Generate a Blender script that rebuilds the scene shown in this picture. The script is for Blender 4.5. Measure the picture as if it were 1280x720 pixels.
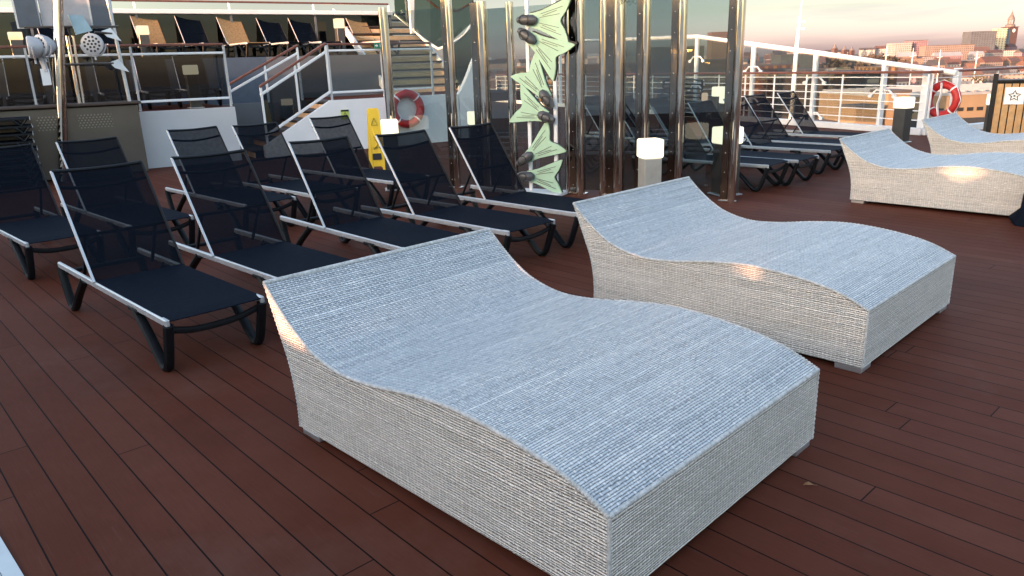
import bpy, math, random
from mathutils import Vector, Matrix
R = math.radians
random.seed(7)
sc = bpy.context.scene
COL = sc.collection
for o in list(bpy.data.objects): bpy.data.objects.remove(o)

# ------------------------------------------------------------------ camera
FPX, PITCH, ROLL, CH = 928.88, 0.2914, 0.0336, 1.5897      # focal length in px of a 1280 wide frame
cam_d = bpy.data.cameras.new('camera'); cam = bpy.data.objects.new('camera', cam_d); COL.objects.link(cam)
cam_d.sensor_width = 36.0; cam_d.lens = 36.0 * FPX / 1280.0
cam_d.clip_start = 0.05; cam_d.clip_end = 60000
cam.matrix_world = (Matrix.Translation((0, 0, CH)) @ Matrix.Rotation(math.pi/2 - PITCH, 4, 'X') @ Matrix.Rotation(ROLL, 4, 'Z').inverted())
sc.camera = cam

# ------------------------------------------------------------------ light
SUN_EL, SUN_AZ = R(5.0), math.atan2(-0.78, -0.62)          # azimuth from +Y towards +X
SUNV = Vector((math.sin(SUN_AZ)*math.cos(SUN_EL), math.cos(SUN_AZ)*math.cos(SUN_EL), math.sin(SUN_EL)))
SKY_STRENGTH = 0.15
w = bpy.data.worlds.new('World'); sc.world = w; w.use_nodes = True
nt = w.node_tree; nt.nodes.clear()
out = nt.nodes.new('ShaderNodeOutputWorld'); bg = nt.nodes.new('ShaderNodeBackground')
sky = nt.nodes.new('ShaderNodeTexSky'); sky.sky_type = 'NISHITA'; sky.sun_disc = False
sky.sun_elevation = SUN_EL; sky.sun_rotation = SUN_AZ % (2*math.pi); sky.altitude = 30
sky.dust_density = 1.5; sky.ozone_density = 1.6; sky.air_density = 1.0
tc = nt.nodes.new('ShaderNodeTexCoord'); sp = nt.nodes.new('ShaderNodeSeparateXYZ')
nt.links.new(tc.outputs['Generated'], sp.inputs[0])
def sky_ramp(stops):
    x = nt.nodes.new('ShaderNodeValToRGB'); e = x.color_ramp.elements
    e[0].position = stops[0][0]; e[0].color = stops[0][1]+(1,); e[1].position = stops[-1][0]; e[1].color = stops[-1][1]+(1,)
    for p, c in stops[1:-1]: q = e.new(p); q.color = c+(1,)
    nt.links.new(sp.outputs[2], x.inputs[0]); return x.outputs[0]
UP = (1.14, 0.94, 0.86)
anti = sky_ramp([(0.0, (.62, .60, 1.50)), (.018, (.55, .54, 1.30)), (.035, (.46, .45, .88)), (.055, (.36, .35, .52)), (.08, (.32, .285, .36)), (.12, (.33, .27, .32)), (.22, (.78, .64, .66)), (.45, UP)])
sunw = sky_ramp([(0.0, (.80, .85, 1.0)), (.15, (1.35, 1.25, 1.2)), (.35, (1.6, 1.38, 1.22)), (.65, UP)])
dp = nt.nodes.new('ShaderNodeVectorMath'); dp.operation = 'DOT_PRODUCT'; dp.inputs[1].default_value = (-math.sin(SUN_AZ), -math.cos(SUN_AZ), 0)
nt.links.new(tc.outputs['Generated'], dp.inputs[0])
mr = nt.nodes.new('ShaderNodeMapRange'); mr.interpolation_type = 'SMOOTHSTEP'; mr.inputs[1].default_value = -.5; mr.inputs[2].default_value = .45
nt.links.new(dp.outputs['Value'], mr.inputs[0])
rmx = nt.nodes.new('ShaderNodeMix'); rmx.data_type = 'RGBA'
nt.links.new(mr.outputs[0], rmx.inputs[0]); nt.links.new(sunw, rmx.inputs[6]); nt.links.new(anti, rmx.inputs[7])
# thin streaks of cloud
mp = nt.nodes.new('ShaderNodeMapping'); mp.inputs['Scale'].default_value = (2.2, 2.2, 26)
nz = nt.nodes.new('ShaderNodeTexNoise'); nz.inputs['Scale'].default_value = 1.6; nz.inputs['Detail'].default_value = 4
nt.links.new(tc.outputs['Generated'], mp.inputs[0]); nt.links.new(mp.outputs[0], nz.inputs[0])
cr = nt.nodes.new('ShaderNodeValToRGB'); ce = cr.color_ramp.elements
ce[0].position = 0.56; ce[0].color = (1, 1, 1, 1); ce[1].position = 0.72; ce[1].color = (0.80, 0.80, 0.86, 1)
nt.links.new(nz.outputs[0], cr.inputs[0])
mx = nt.nodes.new('ShaderNodeMix'); mx.data_type = 'RGBA'; mx.blend_type = 'MULTIPLY'; mx.inputs[0].default_value = 1
mx2 = nt.nodes.new('ShaderNodeMix'); mx2.data_type = 'RGBA'; mx2.blend_type = 'MULTIPLY'; mx2.inputs[0].default_value = 1
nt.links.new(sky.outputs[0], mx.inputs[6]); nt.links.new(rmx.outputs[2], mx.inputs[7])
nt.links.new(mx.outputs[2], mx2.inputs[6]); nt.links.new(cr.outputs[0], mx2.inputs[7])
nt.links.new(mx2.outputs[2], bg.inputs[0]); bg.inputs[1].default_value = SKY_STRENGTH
nt.links.new(bg.outputs[0], out.inputs[0])
sd = bpy.data.lights.new('sun', 'SUN'); so = bpy.data.objects.new('sun', sd); COL.objects.link(so)
sd.energy = 2.0; sd.angle = R(0.5); sd.color = (1.0, 0.50, 0.28)
so.rotation_euler = SUNV.to_track_quat('Z', 'Y').to_euler()
sc.view_settings.view_transform = 'Standard'; sc.view_settings.look = 'None'
sc.view_settings.gamma = 1; sc.view_settings.use_curve_mapping = False
sc.view_settings.exposure = 3.0

# ------------------------------------------------------------------ geometry helpers
def ray(px, py):
    """world direction of a pixel of the 1280x720 photograph, y forward = 1"""
    a, b = px-640, 360-py
    u = a*math.cos(ROLL)+b*math.sin(ROLL); v = -a*math.sin(ROLL)+b*math.cos(ROLL)
    d = Vector((u, FPX*math.cos(PITCH)+v*math.sin(PITCH), v*math.cos(PITCH)-FPX*math.sin(PITCH)))
    return d/d.y
def deck(px, py, z=0.0):
    d = ray(px, py); t = (z-CH)/d.z
    return Vector((d.x*t, d.y*t, z))
def at(px, py, Y):
    d = ray(px, py)
    return Vector((d.x*Y, Y, CH+d.z*Y))

class MB:
    """collects shapes into one mesh"""
    def __init__(s): s.v = []; s.f = []; s.uv = {}
    def add(s, vs, fs, uvs=None):
        n = len(s.v); s.v += [Vector(p) for p in vs]
        for k, f in enumerate(fs):
            if uvs: s.uv[len(s.f)] = uvs[k]
            s.f.append([i+n for i in f])
        return s
    def box(s, c, size, rot=0.0, m=None, bev=0.0):
        hx, hy, hz = size[0]/2, size[1]/2, size[2]/2
        M = m if m is not None else Matrix.Rotation(rot, 3, 'Z')
        c = Vector(c)
        if bev > 0:
            b = min(bev, hx*.9, hy*.9, hz*.9); pts = []
            for sx in (-1, 1):
                for sy in (-1, 1):
                    for sz in (-1, 1):
                        pts += [(sx*hx, sy*(hy-b), sz*(hz-b)), (sx*(hx-b), sy*hy, sz*(hz-b)), (sx*(hx-b), sy*(hy-b), sz*hz)]
            idx = lambda x, y, z, k: ((x*2+y)*2+z)*3+k
            F = []
            for q in (0, 1):
                F.append([idx(q,0,0,0), idx(q,1,0,0), idx(q,1,1,0), idx(q,0,1,0)][::(1 if q else -1)])
                F.append([idx(0,q,0,1), idx(1,q,0,1), idx(1,q,1,1), idx(0,q,1,1)][::(-1 if q else 1)])
                F.append([idx(0,0,q,2), idx(1,0,q,2), idx(1,1,q,2), idx(0,1,q,2)][::(1 if q else -1)])
            for a in (0, 1):
                for b2 in (0, 1):
                    F.append([idx(a,b2,0,0), idx(a,b2,1,0), idx(a,b2,1,1), idx(a,b2,0,1)])
                    F.append([idx(a,0,b2,0), idx(a,1,b2,0), idx(a,1,b2,2), idx(a,0,b2,2)])
                    F.append([idx(0,a,b2,1), idx(1,a,b2,1), idx(1,a,b2,2), idx(0,a,b2,2)])
                    for c2 in (0, 1): F.append([idx(a,b2,c2,0), idx(a,b2,c2,1), idx(a,b2,c2,2)])
            s.add([c+M@Vector(p) for p in pts], F)
        else:
            pts = [(x, y, z) for x in (-hx, hx) for y in (-hy, hy) for z in (-hz, hz)]
            s.add([c+M@Vector(p) for p in pts], [[0,1,3,2],[4,6,7,5],[0,4,5,1],[2,3,7,6],[0,2,6,4],[1,5,7,3]])
        return s
    def bar(s, a, b, wd, ht, bev=0.0, up=(0, 0, 1)):
        a, b = Vector(a), Vector(b); d = b-a; L = d.length; d.normalize(); up = Vector(up)
        if abs(d.dot(up)) > .98: up = Vector((0, 1, 0))
        y = up.cross(d).normalized(); z = d.cross(y)
        return s.box((a+b)/2, (L, wd, ht), m=Matrix((d, y, z)).transposed(), bev=bev)
    def tube(s, pts, r, n=8, closed=False, flat=1.0, cap=True):
        pts = [Vector(p) for p in pts]; m = len(pts); rings = []
        rr = r if isinstance(r, (list, tuple)) else [r]*m
        prev = None
        for i, p in enumerate(pts):
            if closed: t = pts[(i+1) % m]-pts[i-1]
            else: t = pts[min(i+1, m-1)]-pts[max(i-1, 0)]
            t.normalize()
            if prev is None:
                a = Vector((0, 0, 1)) if abs(t.z) < .9 else Vector((0, 1, 0))
                x = t.cross(a).normalized()
            else: x = (prev-t*prev.dot(t)).normalized()
            prev = x; y = t.cross(x)
            rings.append([p+(x*math.cos(2*math.pi*k/n)*flat+y*math.sin(2*math.pi*k/n))*rr[i] for k in range(n)])
        vs = [v for g in rings for v in g]; fs = []
        for i in range(m if closed else m-1):
            j = (i+1) % m
            for k in range(n):
                k2 = (k+1) % n; fs.append([i*n+k, i*n+k2, j*n+k2, j*n+k])
        if not closed and cap: fs += [list(range(n))[::-1], [(m-1)*n+k for k in range(n)]]
        return s.add(vs, fs)
    def cyl(s, a, b, r, r2=None, n=16): return s.tube([a, b], [r, r if r2 is None else r2], n)
    def prism(s, poly, ext):
        n = len(poly); poly = [Vector(p) for p in poly]; ext = Vector(ext)
        s.add(poly+[p+ext for p in poly], [list(range(n))[::-1], [n+i for i in range(n)]]+[[i, (i+1) % n, n+(i+1) % n, n+i] for i in range(n)])
        return s
    def lathe(s, prof, c=(0, 0, 0), n=20):
        c = Vector(c); m = len(prof); vs = []
        for r, z in prof:
            for k in range(n): vs.append(c+Vector((r*math.cos(2*math.pi*k/n), r*math.sin(2*math.pi*k/n), z)))
        fs = [[i*n+k, i*n+(k+1) % n, (i+1)*n+(k+1) % n, (i+1)*n+k] for i in range(m-1) for k in range(n)]
        fs += [list(range(n))[::-1], [(m-1)*n+k for k in range(n)]]
        return s.add(vs, fs)
    def build(s, name, mat, parent=None, smooth=False, fix=True):
        me = bpy.data.meshes.new(name); me.from_pydata([tuple(v) for v in s.v], [], s.f)
        if s.uv:
            ul = me.uv_layers.new(name='UVMap')
            for p in me.polygons:
                for k, li in enumerate(p.loop_indices):
                    ul.data[li].uv = s.uv[p.index][k] if p.index in s.uv else (0, 0)
        if fix:
            import bmesh
            b = bmesh.new(); b.from_mesh(me); bmesh.ops.recalc_face_normals(b, faces=b.faces); b.to_mesh(me); b.free()
        if smooth:
            for p in me.polygons: p.use_smooth = True
            try: me.set_sharp_from_angle(angle=R(42))
            except Exception: pass
        me.materials.append(mat)
        o = bpy.data.objects.new(name, me); COL.objects.link(o)
        if parent: o.parent = parent
        return o

def tag(o, label=None, cat=None, group=None, kind=None):
    if label: o['label'] = label
    if cat: o['category'] = cat
    if group: o['group'] = group
    if kind: o['kind'] = kind
    return o
def empty(name, loc=(0, 0, 0), rz=0.0, label=None, cat=None, group=None):
    o = bpy.data.objects.new(name, None); COL.objects.link(o); o.empty_display_size = .1
    o.location = loc; o.rotation_euler = (0, 0, rz)
    return tag(o, label, cat, group)
def copy_tree(o, parent=None):
    c = o.copy(); COL.objects.link(c)
    if parent is not None: c.parent = parent
    for ch in list(o.children): copy_tree(ch, c)
    return c
def struct(name, mb, mat, **k): return tag(mb.build(name, mat, **k), kind='structure')

# ------------------------------------------------------------------ material helpers
class NT:
    def __init__(s, name):
        s.m = bpy.data.materials.new(name); s.m.use_nodes = True; s.t = s.m.node_tree; s.t.nodes.clear()
        s.out = s.n('ShaderNodeOutputMaterial')
    def n(s, t, **k):
        x = s.t.nodes.new(t)
        for a, b in k.items(): setattr(x, a, b)
        return x
    def l(s, a, b): s.t.links.new(a, b)
    def inp(s, sock, v):
        if isinstance(v, bpy.types.NodeSocket): s.l(v, sock)
        elif v is not None: sock.default_value = v
    def M(s, op, a, b=None, c=None):
        x = s.n('ShaderNodeMath', operation=op); s.inp(x.inputs[0], a)
        if b is not None: s.inp(x.inputs[1], b)
        if c is not None: s.inp(x.inputs[2], c)
        return x.outputs[0]
    def mix(s, f, a, b, mode='MIX'):
        x = s.n('ShaderNodeMix', data_type='RGBA', blend_type=mode); s.inp(x.inputs[0], f); s.inp(x.inputs[6], a); s.inp(x.inputs[7], b)
        return x.outputs[2]
    def noise(s, vec, scale, detail=3, rough=.5):
        x = s.n('ShaderNodeTexNoise'); s.l(vec, x.inputs['Vector']) if vec else None
        x.inputs['Scale'].default_value = scale; x.inputs['Detail'].default_value = detail; x.inputs['Roughness'].default_value = rough
        return x.outputs['Fac']
    def ramp(s, f, stops):
        x = s.n('ShaderNodeValToRGB'); e = x.color_ramp.elements
        e[0].position, e[0].color = stops[0][0], c4(stops[0][1]); e[1].position, e[1].color = stops[-1][0], c4(stops[-1][1])
        for p, c in stops[1:-1]: q = e.new(p); q.color = c4(c)
        s.l(f, x.inputs[0]); return x.outputs[0]
    def bsdf(s, col, rough=.5, metal=0, bump=None, bs=.3, bd=.01, **k):
        b = s.n('ShaderNodeBsdfPrincipled'); s.inp(b.inputs['Base Color'], c4(col) if isinstance(col, tuple) else col)
        s.inp(b.inputs['Roughness'], rough); s.inp(b.inputs['Metallic'], metal)
        for a, v in k.items(): s.inp(b.inputs[a.replace('_', ' ')], v)
        if bump is not None:
            u = s.n('ShaderNodeBump'); u.inputs['Strength'].default_value = bs; u.inputs['Distance'].default_value = bd
            s.l(bump, u.inputs['Height']); s.l(u.outputs[0], b.inputs['Normal'])
        return b.outputs[0]
    def done(s, sh): s.l(sh, s.out.inputs[0]); return s.m
def c4(c): return tuple(c)+(1,) if len(c) == 3 else tuple(c)

def plain(name, col, rough=.5, metal=0, var=.12, scale=6, bump=.0, dirt=None, spec=None):
    t = NT(name); g = t.n('ShaderNodeTexCoord').outputs['Object']
    f = t.noise(g, scale, 5, .6)
    c = t.ramp(f, [(.3, tuple(x*(1-var) for x in col)), (.7, tuple(min(1, x*(1+var)) for x in col))])
    if dirt:
        f2 = t.noise(g, scale*.35, 6, .7); m = t.ramp(f2, [(.52, (0, 0, 0)), (.72, (1, 1, 1))])
        mm = t.M('MULTIPLY', m, .6); c = t.mix(mm, c, c4(dirt))
    rr = t.M('ADD', rough-.05, t.M('MULTIPLY', f, .1))
    k = {}
    if spec is not None: k['Specular_IOR_Level'] = spec
    return t.done(t.bsdf(c, rr, metal, bump=(t.noise(g, scale*8, 3) if bump else None), bs=bump, bd=.005, **k))

def glass(name, tint=(.75, .85, .82), refl=.10, rough=0.0):
    t = NT(name); fr = t.n('ShaderNodeFresnel'); fr.inputs[0].default_value = 1.5
    tr = t.n('ShaderNodeBsdfTransparent'); g = t.noise(t.n('ShaderNodeTexCoord').outputs['Object'], 1.3, 3)
    t.inp(tr.inputs[0], t.mix(g, c4(tuple(x*.97 for x in tint)), c4(tint)))
    gl = t.n('ShaderNodeBsdfGlossy'); gl.inputs['Roughness'].default_value = rough; gl.inputs['Color'].default_value = (.95, .97, 1, 1)
    mxs = t.n('ShaderNodeMixShader'); bf = t.n('ShaderNodeNewGeometry').outputs['Backfacing']; t.l(t.M('MULTIPLY', t.M('MINIMUM', t.M('ADD', fr.outputs[0], refl), 1.0), t.M('SUBTRACT', 1.0, bf)), mxs.inputs[0])
    t.l(tr.outputs[0], mxs.inputs[1]); t.l(gl.outputs[0], mxs.inputs[2])
    return t.done(mxs.outputs[0])

def weave(name, cols, pu=.0105, pv=.0210):
    """woven synthetic rattan on UVs in metres: u runs across the strands"""
    t = NT(name); uv = t.n('ShaderNodeUVMap').outputs[0]
    sp = t.n('ShaderNodeSeparateXYZ'); t.l(uv, sp.inputs[0])
    wob = t.noise(uv, 7, 2)
    c1 = t.n('ShaderNodeCombineXYZ'); t.inp(c1.inputs[0], t.M('MULTIPLY', sp.outputs[0], 30.0)); jit = t.noise(c1.outputs[0], 1.0, 2)
    U = t.M('ADD', t.M('DIVIDE', sp.outputs[0], pu), t.M('ADD', t.M('MULTIPLY', wob, .9), t.M('MULTIPLY', jit, 1.6)))
    V = t.M('ADD', t.M('DIVIDE', sp.outputs[1], pv), t.M('MULTIPLY', wob, 1.3))
    i = t.M('FLOOR', U); j = t.M('FLOOR', V); fu = t.M('SUBTRACT', t.M('FRACT', U), .5); fv = t.M('SUBTRACT', t.M('FRACT', V), .5)
    par = t.M('MULTIPLY', t.M('FRACT', t.M('MULTIPLY', t.M('ADD', i, j), .5)), 2.0)      # 0 or 1
    round_u = t.M('SUBTRACT', 1.0, t.M('POWER', t.M('ABSOLUTE', t.M('MULTIPLY', fu, 2.0)), 2.2))
    # the strand arches over one spoke and dives under the next; where it dives the narrow spoke shows
    bell = t.M('MAXIMUM', 0.0, t.M('SUBTRACT', 1.0, t.M('POWER', t.M('MULTIPLY', t.M('ABSOLUTE', fv), 2.5), 2.0)))
    dive = t.M('MULTIPLY', bell, par)
    weft = t.M('MULTIPLY', round_u, t.M('ADD', .70, t.M('SUBTRACT', t.M('MULTIPLY', t.M('MULTIPLY', bell, t.M('SUBTRACT', 1.0, par)), .3), t.M('MULTIPLY', dive, .62))))
    spoke = t.M('MULTIPLY', t.M('GREATER_THAN', dive, .35), t.M('MULTIPLY', dive, t.M('ADD', .30, t.M('MULTIPLY', round_u, .25))))
    h = t.M('MAXIMUM', weft, spoke)
    def rnd(a, b, s):
        wn = t.n('ShaderNodeTexWhiteNoise', noise_dimensions='2D'); cb = t.n('ShaderNodeCombineXYZ'); t.inp(cb.inputs[0], a); t.inp(cb.inputs[1], b)
        t.l(cb.outputs[0], wn.inputs[0]); return wn.outputs[0]
    row = rnd(i, t.M('FLOOR', t.M('MULTIPLY', j, .045)), 0); col = rnd(t.M('FLOOR', t.M('MULTIPLY', i, .06)), j, 1); cell = rnd(i, j, 2)
    isp = t.M('GREATER_THAN', spoke, weft)
    mixv = t.mix(isp, row, col)
    cbv = t.n('ShaderNodeCombineXYZ'); t.inp(cbv.inputs[0], t.M('MULTIPLY', sp.outputs[0], 42.0)); t.inp(cbv.inputs[1], t.M('MULTIPLY', sp.outputs[1], 2.2))
    streak = t.noise(cbv.outputs[0], 1.0, 4, .7)
    tone = t.M('ADD', t.M('ADD', t.M('MULTIPLY', mixv, .40), t.M('MULTIPLY', cell, .38)), t.M('MULTIPLY', t.M('SUBTRACT', streak, .38), .95))
    c = t.ramp(tone, [(0, cols[0]), (.35, cols[1]), (.7, cols[2]), (1, cols[3])])
    patch = t.noise(uv, 2.5, 3); c = t.mix(isp, c, t.mix(.32, c, c4(cols[3])))
    c = t.mix(t.M('MULTIPLY', patch, .3), c, c4(cols[1]))
    gap = t.ramp(h, [(.0, (.07, .07, .08)), (.22, (.50, .50, .51)), (.50, (1, 1, 1))]); c = t.mix(1.0, c, gap, 'MULTIPLY')
    return t.done(t.bsdf(c, .42, 0, bump=h, bs=1.0, bd=.009, Specular_IOR_Level=.4))

M = {}
M['wicker'] = weave('woven_rattan_skylit_top', ((.27, .30, .34), (.49, .53, .57), (.67, .70, .72), (.95, .95, .92)))  # same rattan as the sides; blue skylight put into the top colour
M['wicker_side'] = weave('woven_rattan_warmlit_side', ((.46, .43, .39), (.68, .64, .58), (.82, .77, .71), (.97, .93, .86)))  # same rattan as the top; warm side light put into the colour
M['trim'] = plain('rattan_trim', (.50, .50, .49), .45, var=.35, scale=60, bump=.6)
M['pad'] = plain('brushed_foot', (.55, .55, .56), .35, .8)
M['alu'] = plain('brushed_aluminium', (.50, .51, .53), .42, .5, var=.08, scale=20)
M['black'] = plain('black_plastic', (.006, .007, .009), .5, spec=.25, var=.3, scale=30)
M['white'] = plain('white_paint', (.74, .75, .77), .4, var=.05, scale=2.5, dirt=(.60, .58, .56))
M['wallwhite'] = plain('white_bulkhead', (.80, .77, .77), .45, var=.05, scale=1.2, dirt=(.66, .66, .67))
M['teak'] = plain('varnished_rail', (.16, .055, .035), .3, var=.3, scale=9)
M['slateblue'] = plain('slate_bulkhead', (.065, .09, .13), .5)
M['occluderwhite'] = plain('occluder_paint', (.80, .76, .70), .6, var=.05, scale=1)  # pale so the added unseen wall bounces light onto shaded sides
M['shadewall'] = plain('shaded_white_bulkhead', (.52, .51, .52), .5, var=.06, scale=1.0, dirt=(.42, .41, .41))  # white bulkhead paint with shade put into the colour
M['greywall'] = plain('grey_bulkhead', (.13, .135, .15), .5, var=.1, scale=1.0)
M['darkwall'] = plain('dark_bulkhead', (.022, .025, .032), .5, var=.2, scale=1.0)
M['steel'] = plain('brushed_steel_panel', (.13, .11, .095), .38, .6, var=.12, scale=2.0)
M['red'] = plain('lifebuoy_red', (.38, .010, .012), .5, var=.12, scale=8)
M['yellow'] = plain('yellow_plastic', (.80, .52, .02), .45, var=.06, scale=8)
M['ink'] = plain('black_ink', (.012, .012, .012), .6)
M['orange'] = plain('orange_plastic', (.75, .22, .05), .5)
M['tread'] = plain('sun_gold_riser', (.80, .50, .28), .5, var=.15)  # golden sunlight on the stairs put into the riser colour
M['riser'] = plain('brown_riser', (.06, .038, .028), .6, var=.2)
M['fin'] = plain('green_fin', (.38, .56, .40), .6, var=.12, scale=3)
M['finpocket'] = plain('grey_foot_pocket', (.07, .07, .075), .4, var=.2)
M['glass'] = glass('clear_glass', (.72, .78, .78), .03)
M['glass_tint'] = glass('tinted_glass', (.46, .53, .54), .09)
M['glass_dark'] = glass('dark_glass', (.42, .46, .48), .01)
M['glass_stair'] = glass('green_stair_glass', (.34, .40, .36), .03)
M['postgrey'] = plain('grey_rail_post', (.42, .43, .45), .4)
M['kerb'] = plain('kerb_paint', (.60, .61, .64), .5, var=.08, scale=2)
M['pooltile'] = plain('pale_pool_tile', (.50, .58, .66), .3, var=.1, scale=4)
M['exit'] = plain('exit_green', (.02, .18, .10), .5)

def m_chrome(nm='polished_chrome', k=1.0):
    t = NT(nm); g = t.n('ShaderNodeTexCoord').outputs['Object']
    mp = t.n('ShaderNodeMapping'); mp.inputs['Scale'].default_value = (1, 1, .05); t.l(g, mp.inputs[0])
    f = t.noise(mp.outputs[0], 34, 3)
    sm = t.noise(g, 5, 5); c = t.ramp(sm, [(.35, (.56*k, .50*k, .44*k)), (.7, (.72*k, .66*k, .60*k))])
    return t.done(t.bsdf(c, .07, 1.0, bump=f, bs=.28, bd=.008))
M['chrome'] = m_chrome()
M['darkchrome'] = m_chrome('smoked_chrome', .35)
def m_fabric(name, col, clear):
    t = NT(name); g = t.n('ShaderNodeTexCoord').outputs['Object']; f = t.noise(g, 25, 4)
    c = t.ramp(f, [(.3, tuple(x*.8 for x in col)), (.7, tuple(x*1.2 for x in col))])
    b = t.bsdf(c, .75, 0, bump=t.noise(g, 700, 2), bs=.25, bd=.002, Specular_IOR_Level=.04)
    if clear <= 0: return t.done(b)
    tr = t.n('ShaderNodeBsdfTransparent'); ms = t.n('ShaderNodeMixShader'); t.inp(ms.inputs[0], t.M('ADD', 1-clear-.04, t.M('MULTIPLY', f, .08)))
    t.l(tr.outputs[0], ms.inputs[1]); t.l(b, ms.inputs[2]); return t.done(ms.outputs[0])
M['sling'] = m_fabric('navy_sling', (.0050, .0080, .0150), 0)
M['mesh'] = m_fabric('charcoal_mesh', (.0042, .006, .0105), .12)
M['tan'] = m_fabric('sunset_tan_sling', (.42, .22, .10), 0)  # sunset reflection in the glazing put into the sling colour
def emis(name, col, s):
    t = NT(name); g = t.n('ShaderNodeTexCoord').outputs['Object']; f = t.noise(g, 3, 2)
    e = t.n('ShaderNodeEmission'); t.inp(e.inputs[0], t.mix(f, c4(col), c4((1.0, .93, .78)))); e.inputs[1].default_value = s
    return t.done(e.outputs[0])
M['lamp'] = emis('lit_lamp_shade', (1.0, .82, .50), .26)

def m_deck():
    t = NT('deck_planks'); g = t.n('ShaderNodeTexCoord').outputs['Object']     # object x runs along the planks
    sp = t.n('ShaderNodeSeparateXYZ'); t.l(g, sp.inputs[0]); S = .1338
    v = t.M('DIVIDE', sp.outputs[1], S); row = t.M('FLOOR', v); fv = t.M('FRACT', v)
    def wn(a, b=None):
        x = t.n('ShaderNodeTexWhiteNoise', noise_dimensions='2D'); cb = t.n('ShaderNodeCombineXYZ'); t.inp(cb.inputs[0], a)
        if b is not None: t.inp(cb.inputs[1], b)
        t.l(cb.outputs[0], x.inputs[0]); return x.outputs[0]
    L = 3.3
    u = t.M('ADD', t.M('DIVIDE', sp.outputs[0], L), wn(row)); pl = t.M('FLOOR', u); fu = t.M('FRACT', u)
    gv = t.M('LESS_THAN', t.M('MINIMUM', fv, t.M('SUBTRACT', 1.0, fv)), .022)
    gu = t.M('LESS_THAN', t.M('MINIMUM', fu, t.M('SUBTRACT', 1.0, fu)), .0008)
    gap = t.M('MAXIMUM', gv, gu)
    mp = t.n('ShaderNodeMapping'); mp.inputs['Scale'].default_value = (1.2, 26, 1); t.l(g, mp.inputs[0])
    grain = t.noise(mp.outputs[0], 6, 6, .6); blot = t.noise(g, 1.1, 5, .6); fine = t.noise(g, 3.8, 4, .65)
    tone = t.M('ADD', t.M('ADD', t.M('ADD', .07, t.M('MULTIPLY', wn(row, pl), .15)), t.M('MULTIPLY', grain, .22)), t.M('ADD', t.M('MULTIPLY', blot, .40), t.M('MULTIPLY', fine, .2)))
    c = t.ramp(tone, [(.28, (.060, .016, .009)), (.5, (.088, .025, .014)), (.75, (.120, .042, .027))])
    stain = t.ramp(t.noise(g, .7, 6, .7), [(.55, (0, 0, 0)), (.75, (1, 1, 1))]); c = t.mix(t.M('MULTIPLY', stain, .35), c, (.13, .075, .062, 1)); sc_ = t.ramp(t.noise(mp.outputs[0], 1.7, 8, .75), [(.60, (0, 0, 0)), (.70, (1, 1, 1))]); c = t.mix(t.M('MULTIPLY', sc_, .22), c, (.16, .11, .10, 1))
    c = t.mix(gap, c, (.008, .004, .004, 1))
    hgt = t.M('ADD', t.M('MULTIPLY', t.M('SUBTRACT', 1.0, gap), 1.0), t.M('MULTIPLY', grain, .15))
    ro = t.M('ADD', .42, t.M('MULTIPLY', blot, .2))
    ro = t.M('ADD', ro, .12)
    return t.done(t.bsdf(c, ro, 0, bump=hgt, bs=.5, bd=.003, Specular_IOR_Level=.05))
M['deck'] = m_deck()

# ================================================================== ship deck and its surroundings
PA = R(132.36)
RA = deck(1152, 169); RB = deck(1300, 154); RC = deck(1000, 157)       # where the rail stands
dA = (RC-RA).normalized(); dB = (RB-RA).normalized()
RAend = RA+dA*22; RBend = RA+dB*12
def loc_rot(o, rz): o.rotation_euler.z = rz
def sheet(name, poly, z, mat, rz=0.0, off=0.0, thick=0.0):
    """flat polygon whose object x axis runs along rz"""
    c, s_ = math.cos(-rz), math.sin(-rz)
    pts = [(p[0]*c-p[1]*s_, p[0]*s_+p[1]*c-off, 0) for p in poly]
    mb = MB(); mb.prism(pts, (0, 0, -thick)) if thick else mb.add(pts, [list(range(len(pts)))])
    o = mb.build(name, mat); o.rotation_euler.z = rz
    o.location = (-math.sin(rz)*off, math.cos(rz)*off, z); return o
# plank joints in the photo lie at -0.4133 - 0.1338*i across the plank direction
deck_poly = [(-30, -14), (16, -14), (RBend.x, RBend.y), (RA.x, RA.y), (RAend.x, RAend.y), (-30, RAend.y)]
tag(sheet('deck', deck_poly, 0, M['deck'], PA, -.4133, .15), kind='structure')

# ---- harbour ground, water, hill
GZ = -27.0
t = NT('harbour_ground'); g = t.n('ShaderNodeTexCoord').outputs['Object']
c = t.ramp(t.noise(g, .02, 6, .6), [(.3, (.018, .018, .02)), (.7, (.05, .042, .038))])
M['quay'] = t.done(t.bsdf(c, .8))
t = NT('river_water'); g = t.n('ShaderNodeTexCoord').outputs['Object']
M['water'] = t.done(t.bsdf((.02, .03, .035), .12, 0, bump=t.noise(g, .6, 4), bs=.5, bd=.3))
mb = MB(); mb.add([(-30000, -2000, 0), (30000, -2000, 0), (30000, 40000, 0), (-30000, 40000, 0)], [[0, 1, 2, 3]])
o = struct('ground', mb, M['quay']); o.location.z = GZ
mb = MB(); mb.add([(-3000, 420, 0), (3000, 300, 0), (3000, 560, 0), (-3000, 700, 0)], [[0, 1, 2, 3]])
o = struct('river', mb, M['water']); o.location.z = GZ+.05
t = NT('hill_ground'); g = t.n('ShaderNodeTexCoord').outputs['Object']
c = t.ramp(t.noise(g, .01, 8, .7), [(.3, (.04, .045, .03)), (.55, (.10, .08, .06)), (.75, (.2, .16, .13))])
M['hill'] = t.done(t.bsdf(c, .9))
def hill_z(x, y):
    k = max(0.0, min(1.0, (y-780)/900.0)); b = .5-.5*math.cos(math.pi*k)
    return GZ+.1+b*(19+5*math.sin(x*.0031+1)+3*math.sin(x*.009+y*.004))
mb = MB(); nx, ny = 70, 24; vs = []; fs = []
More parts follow.
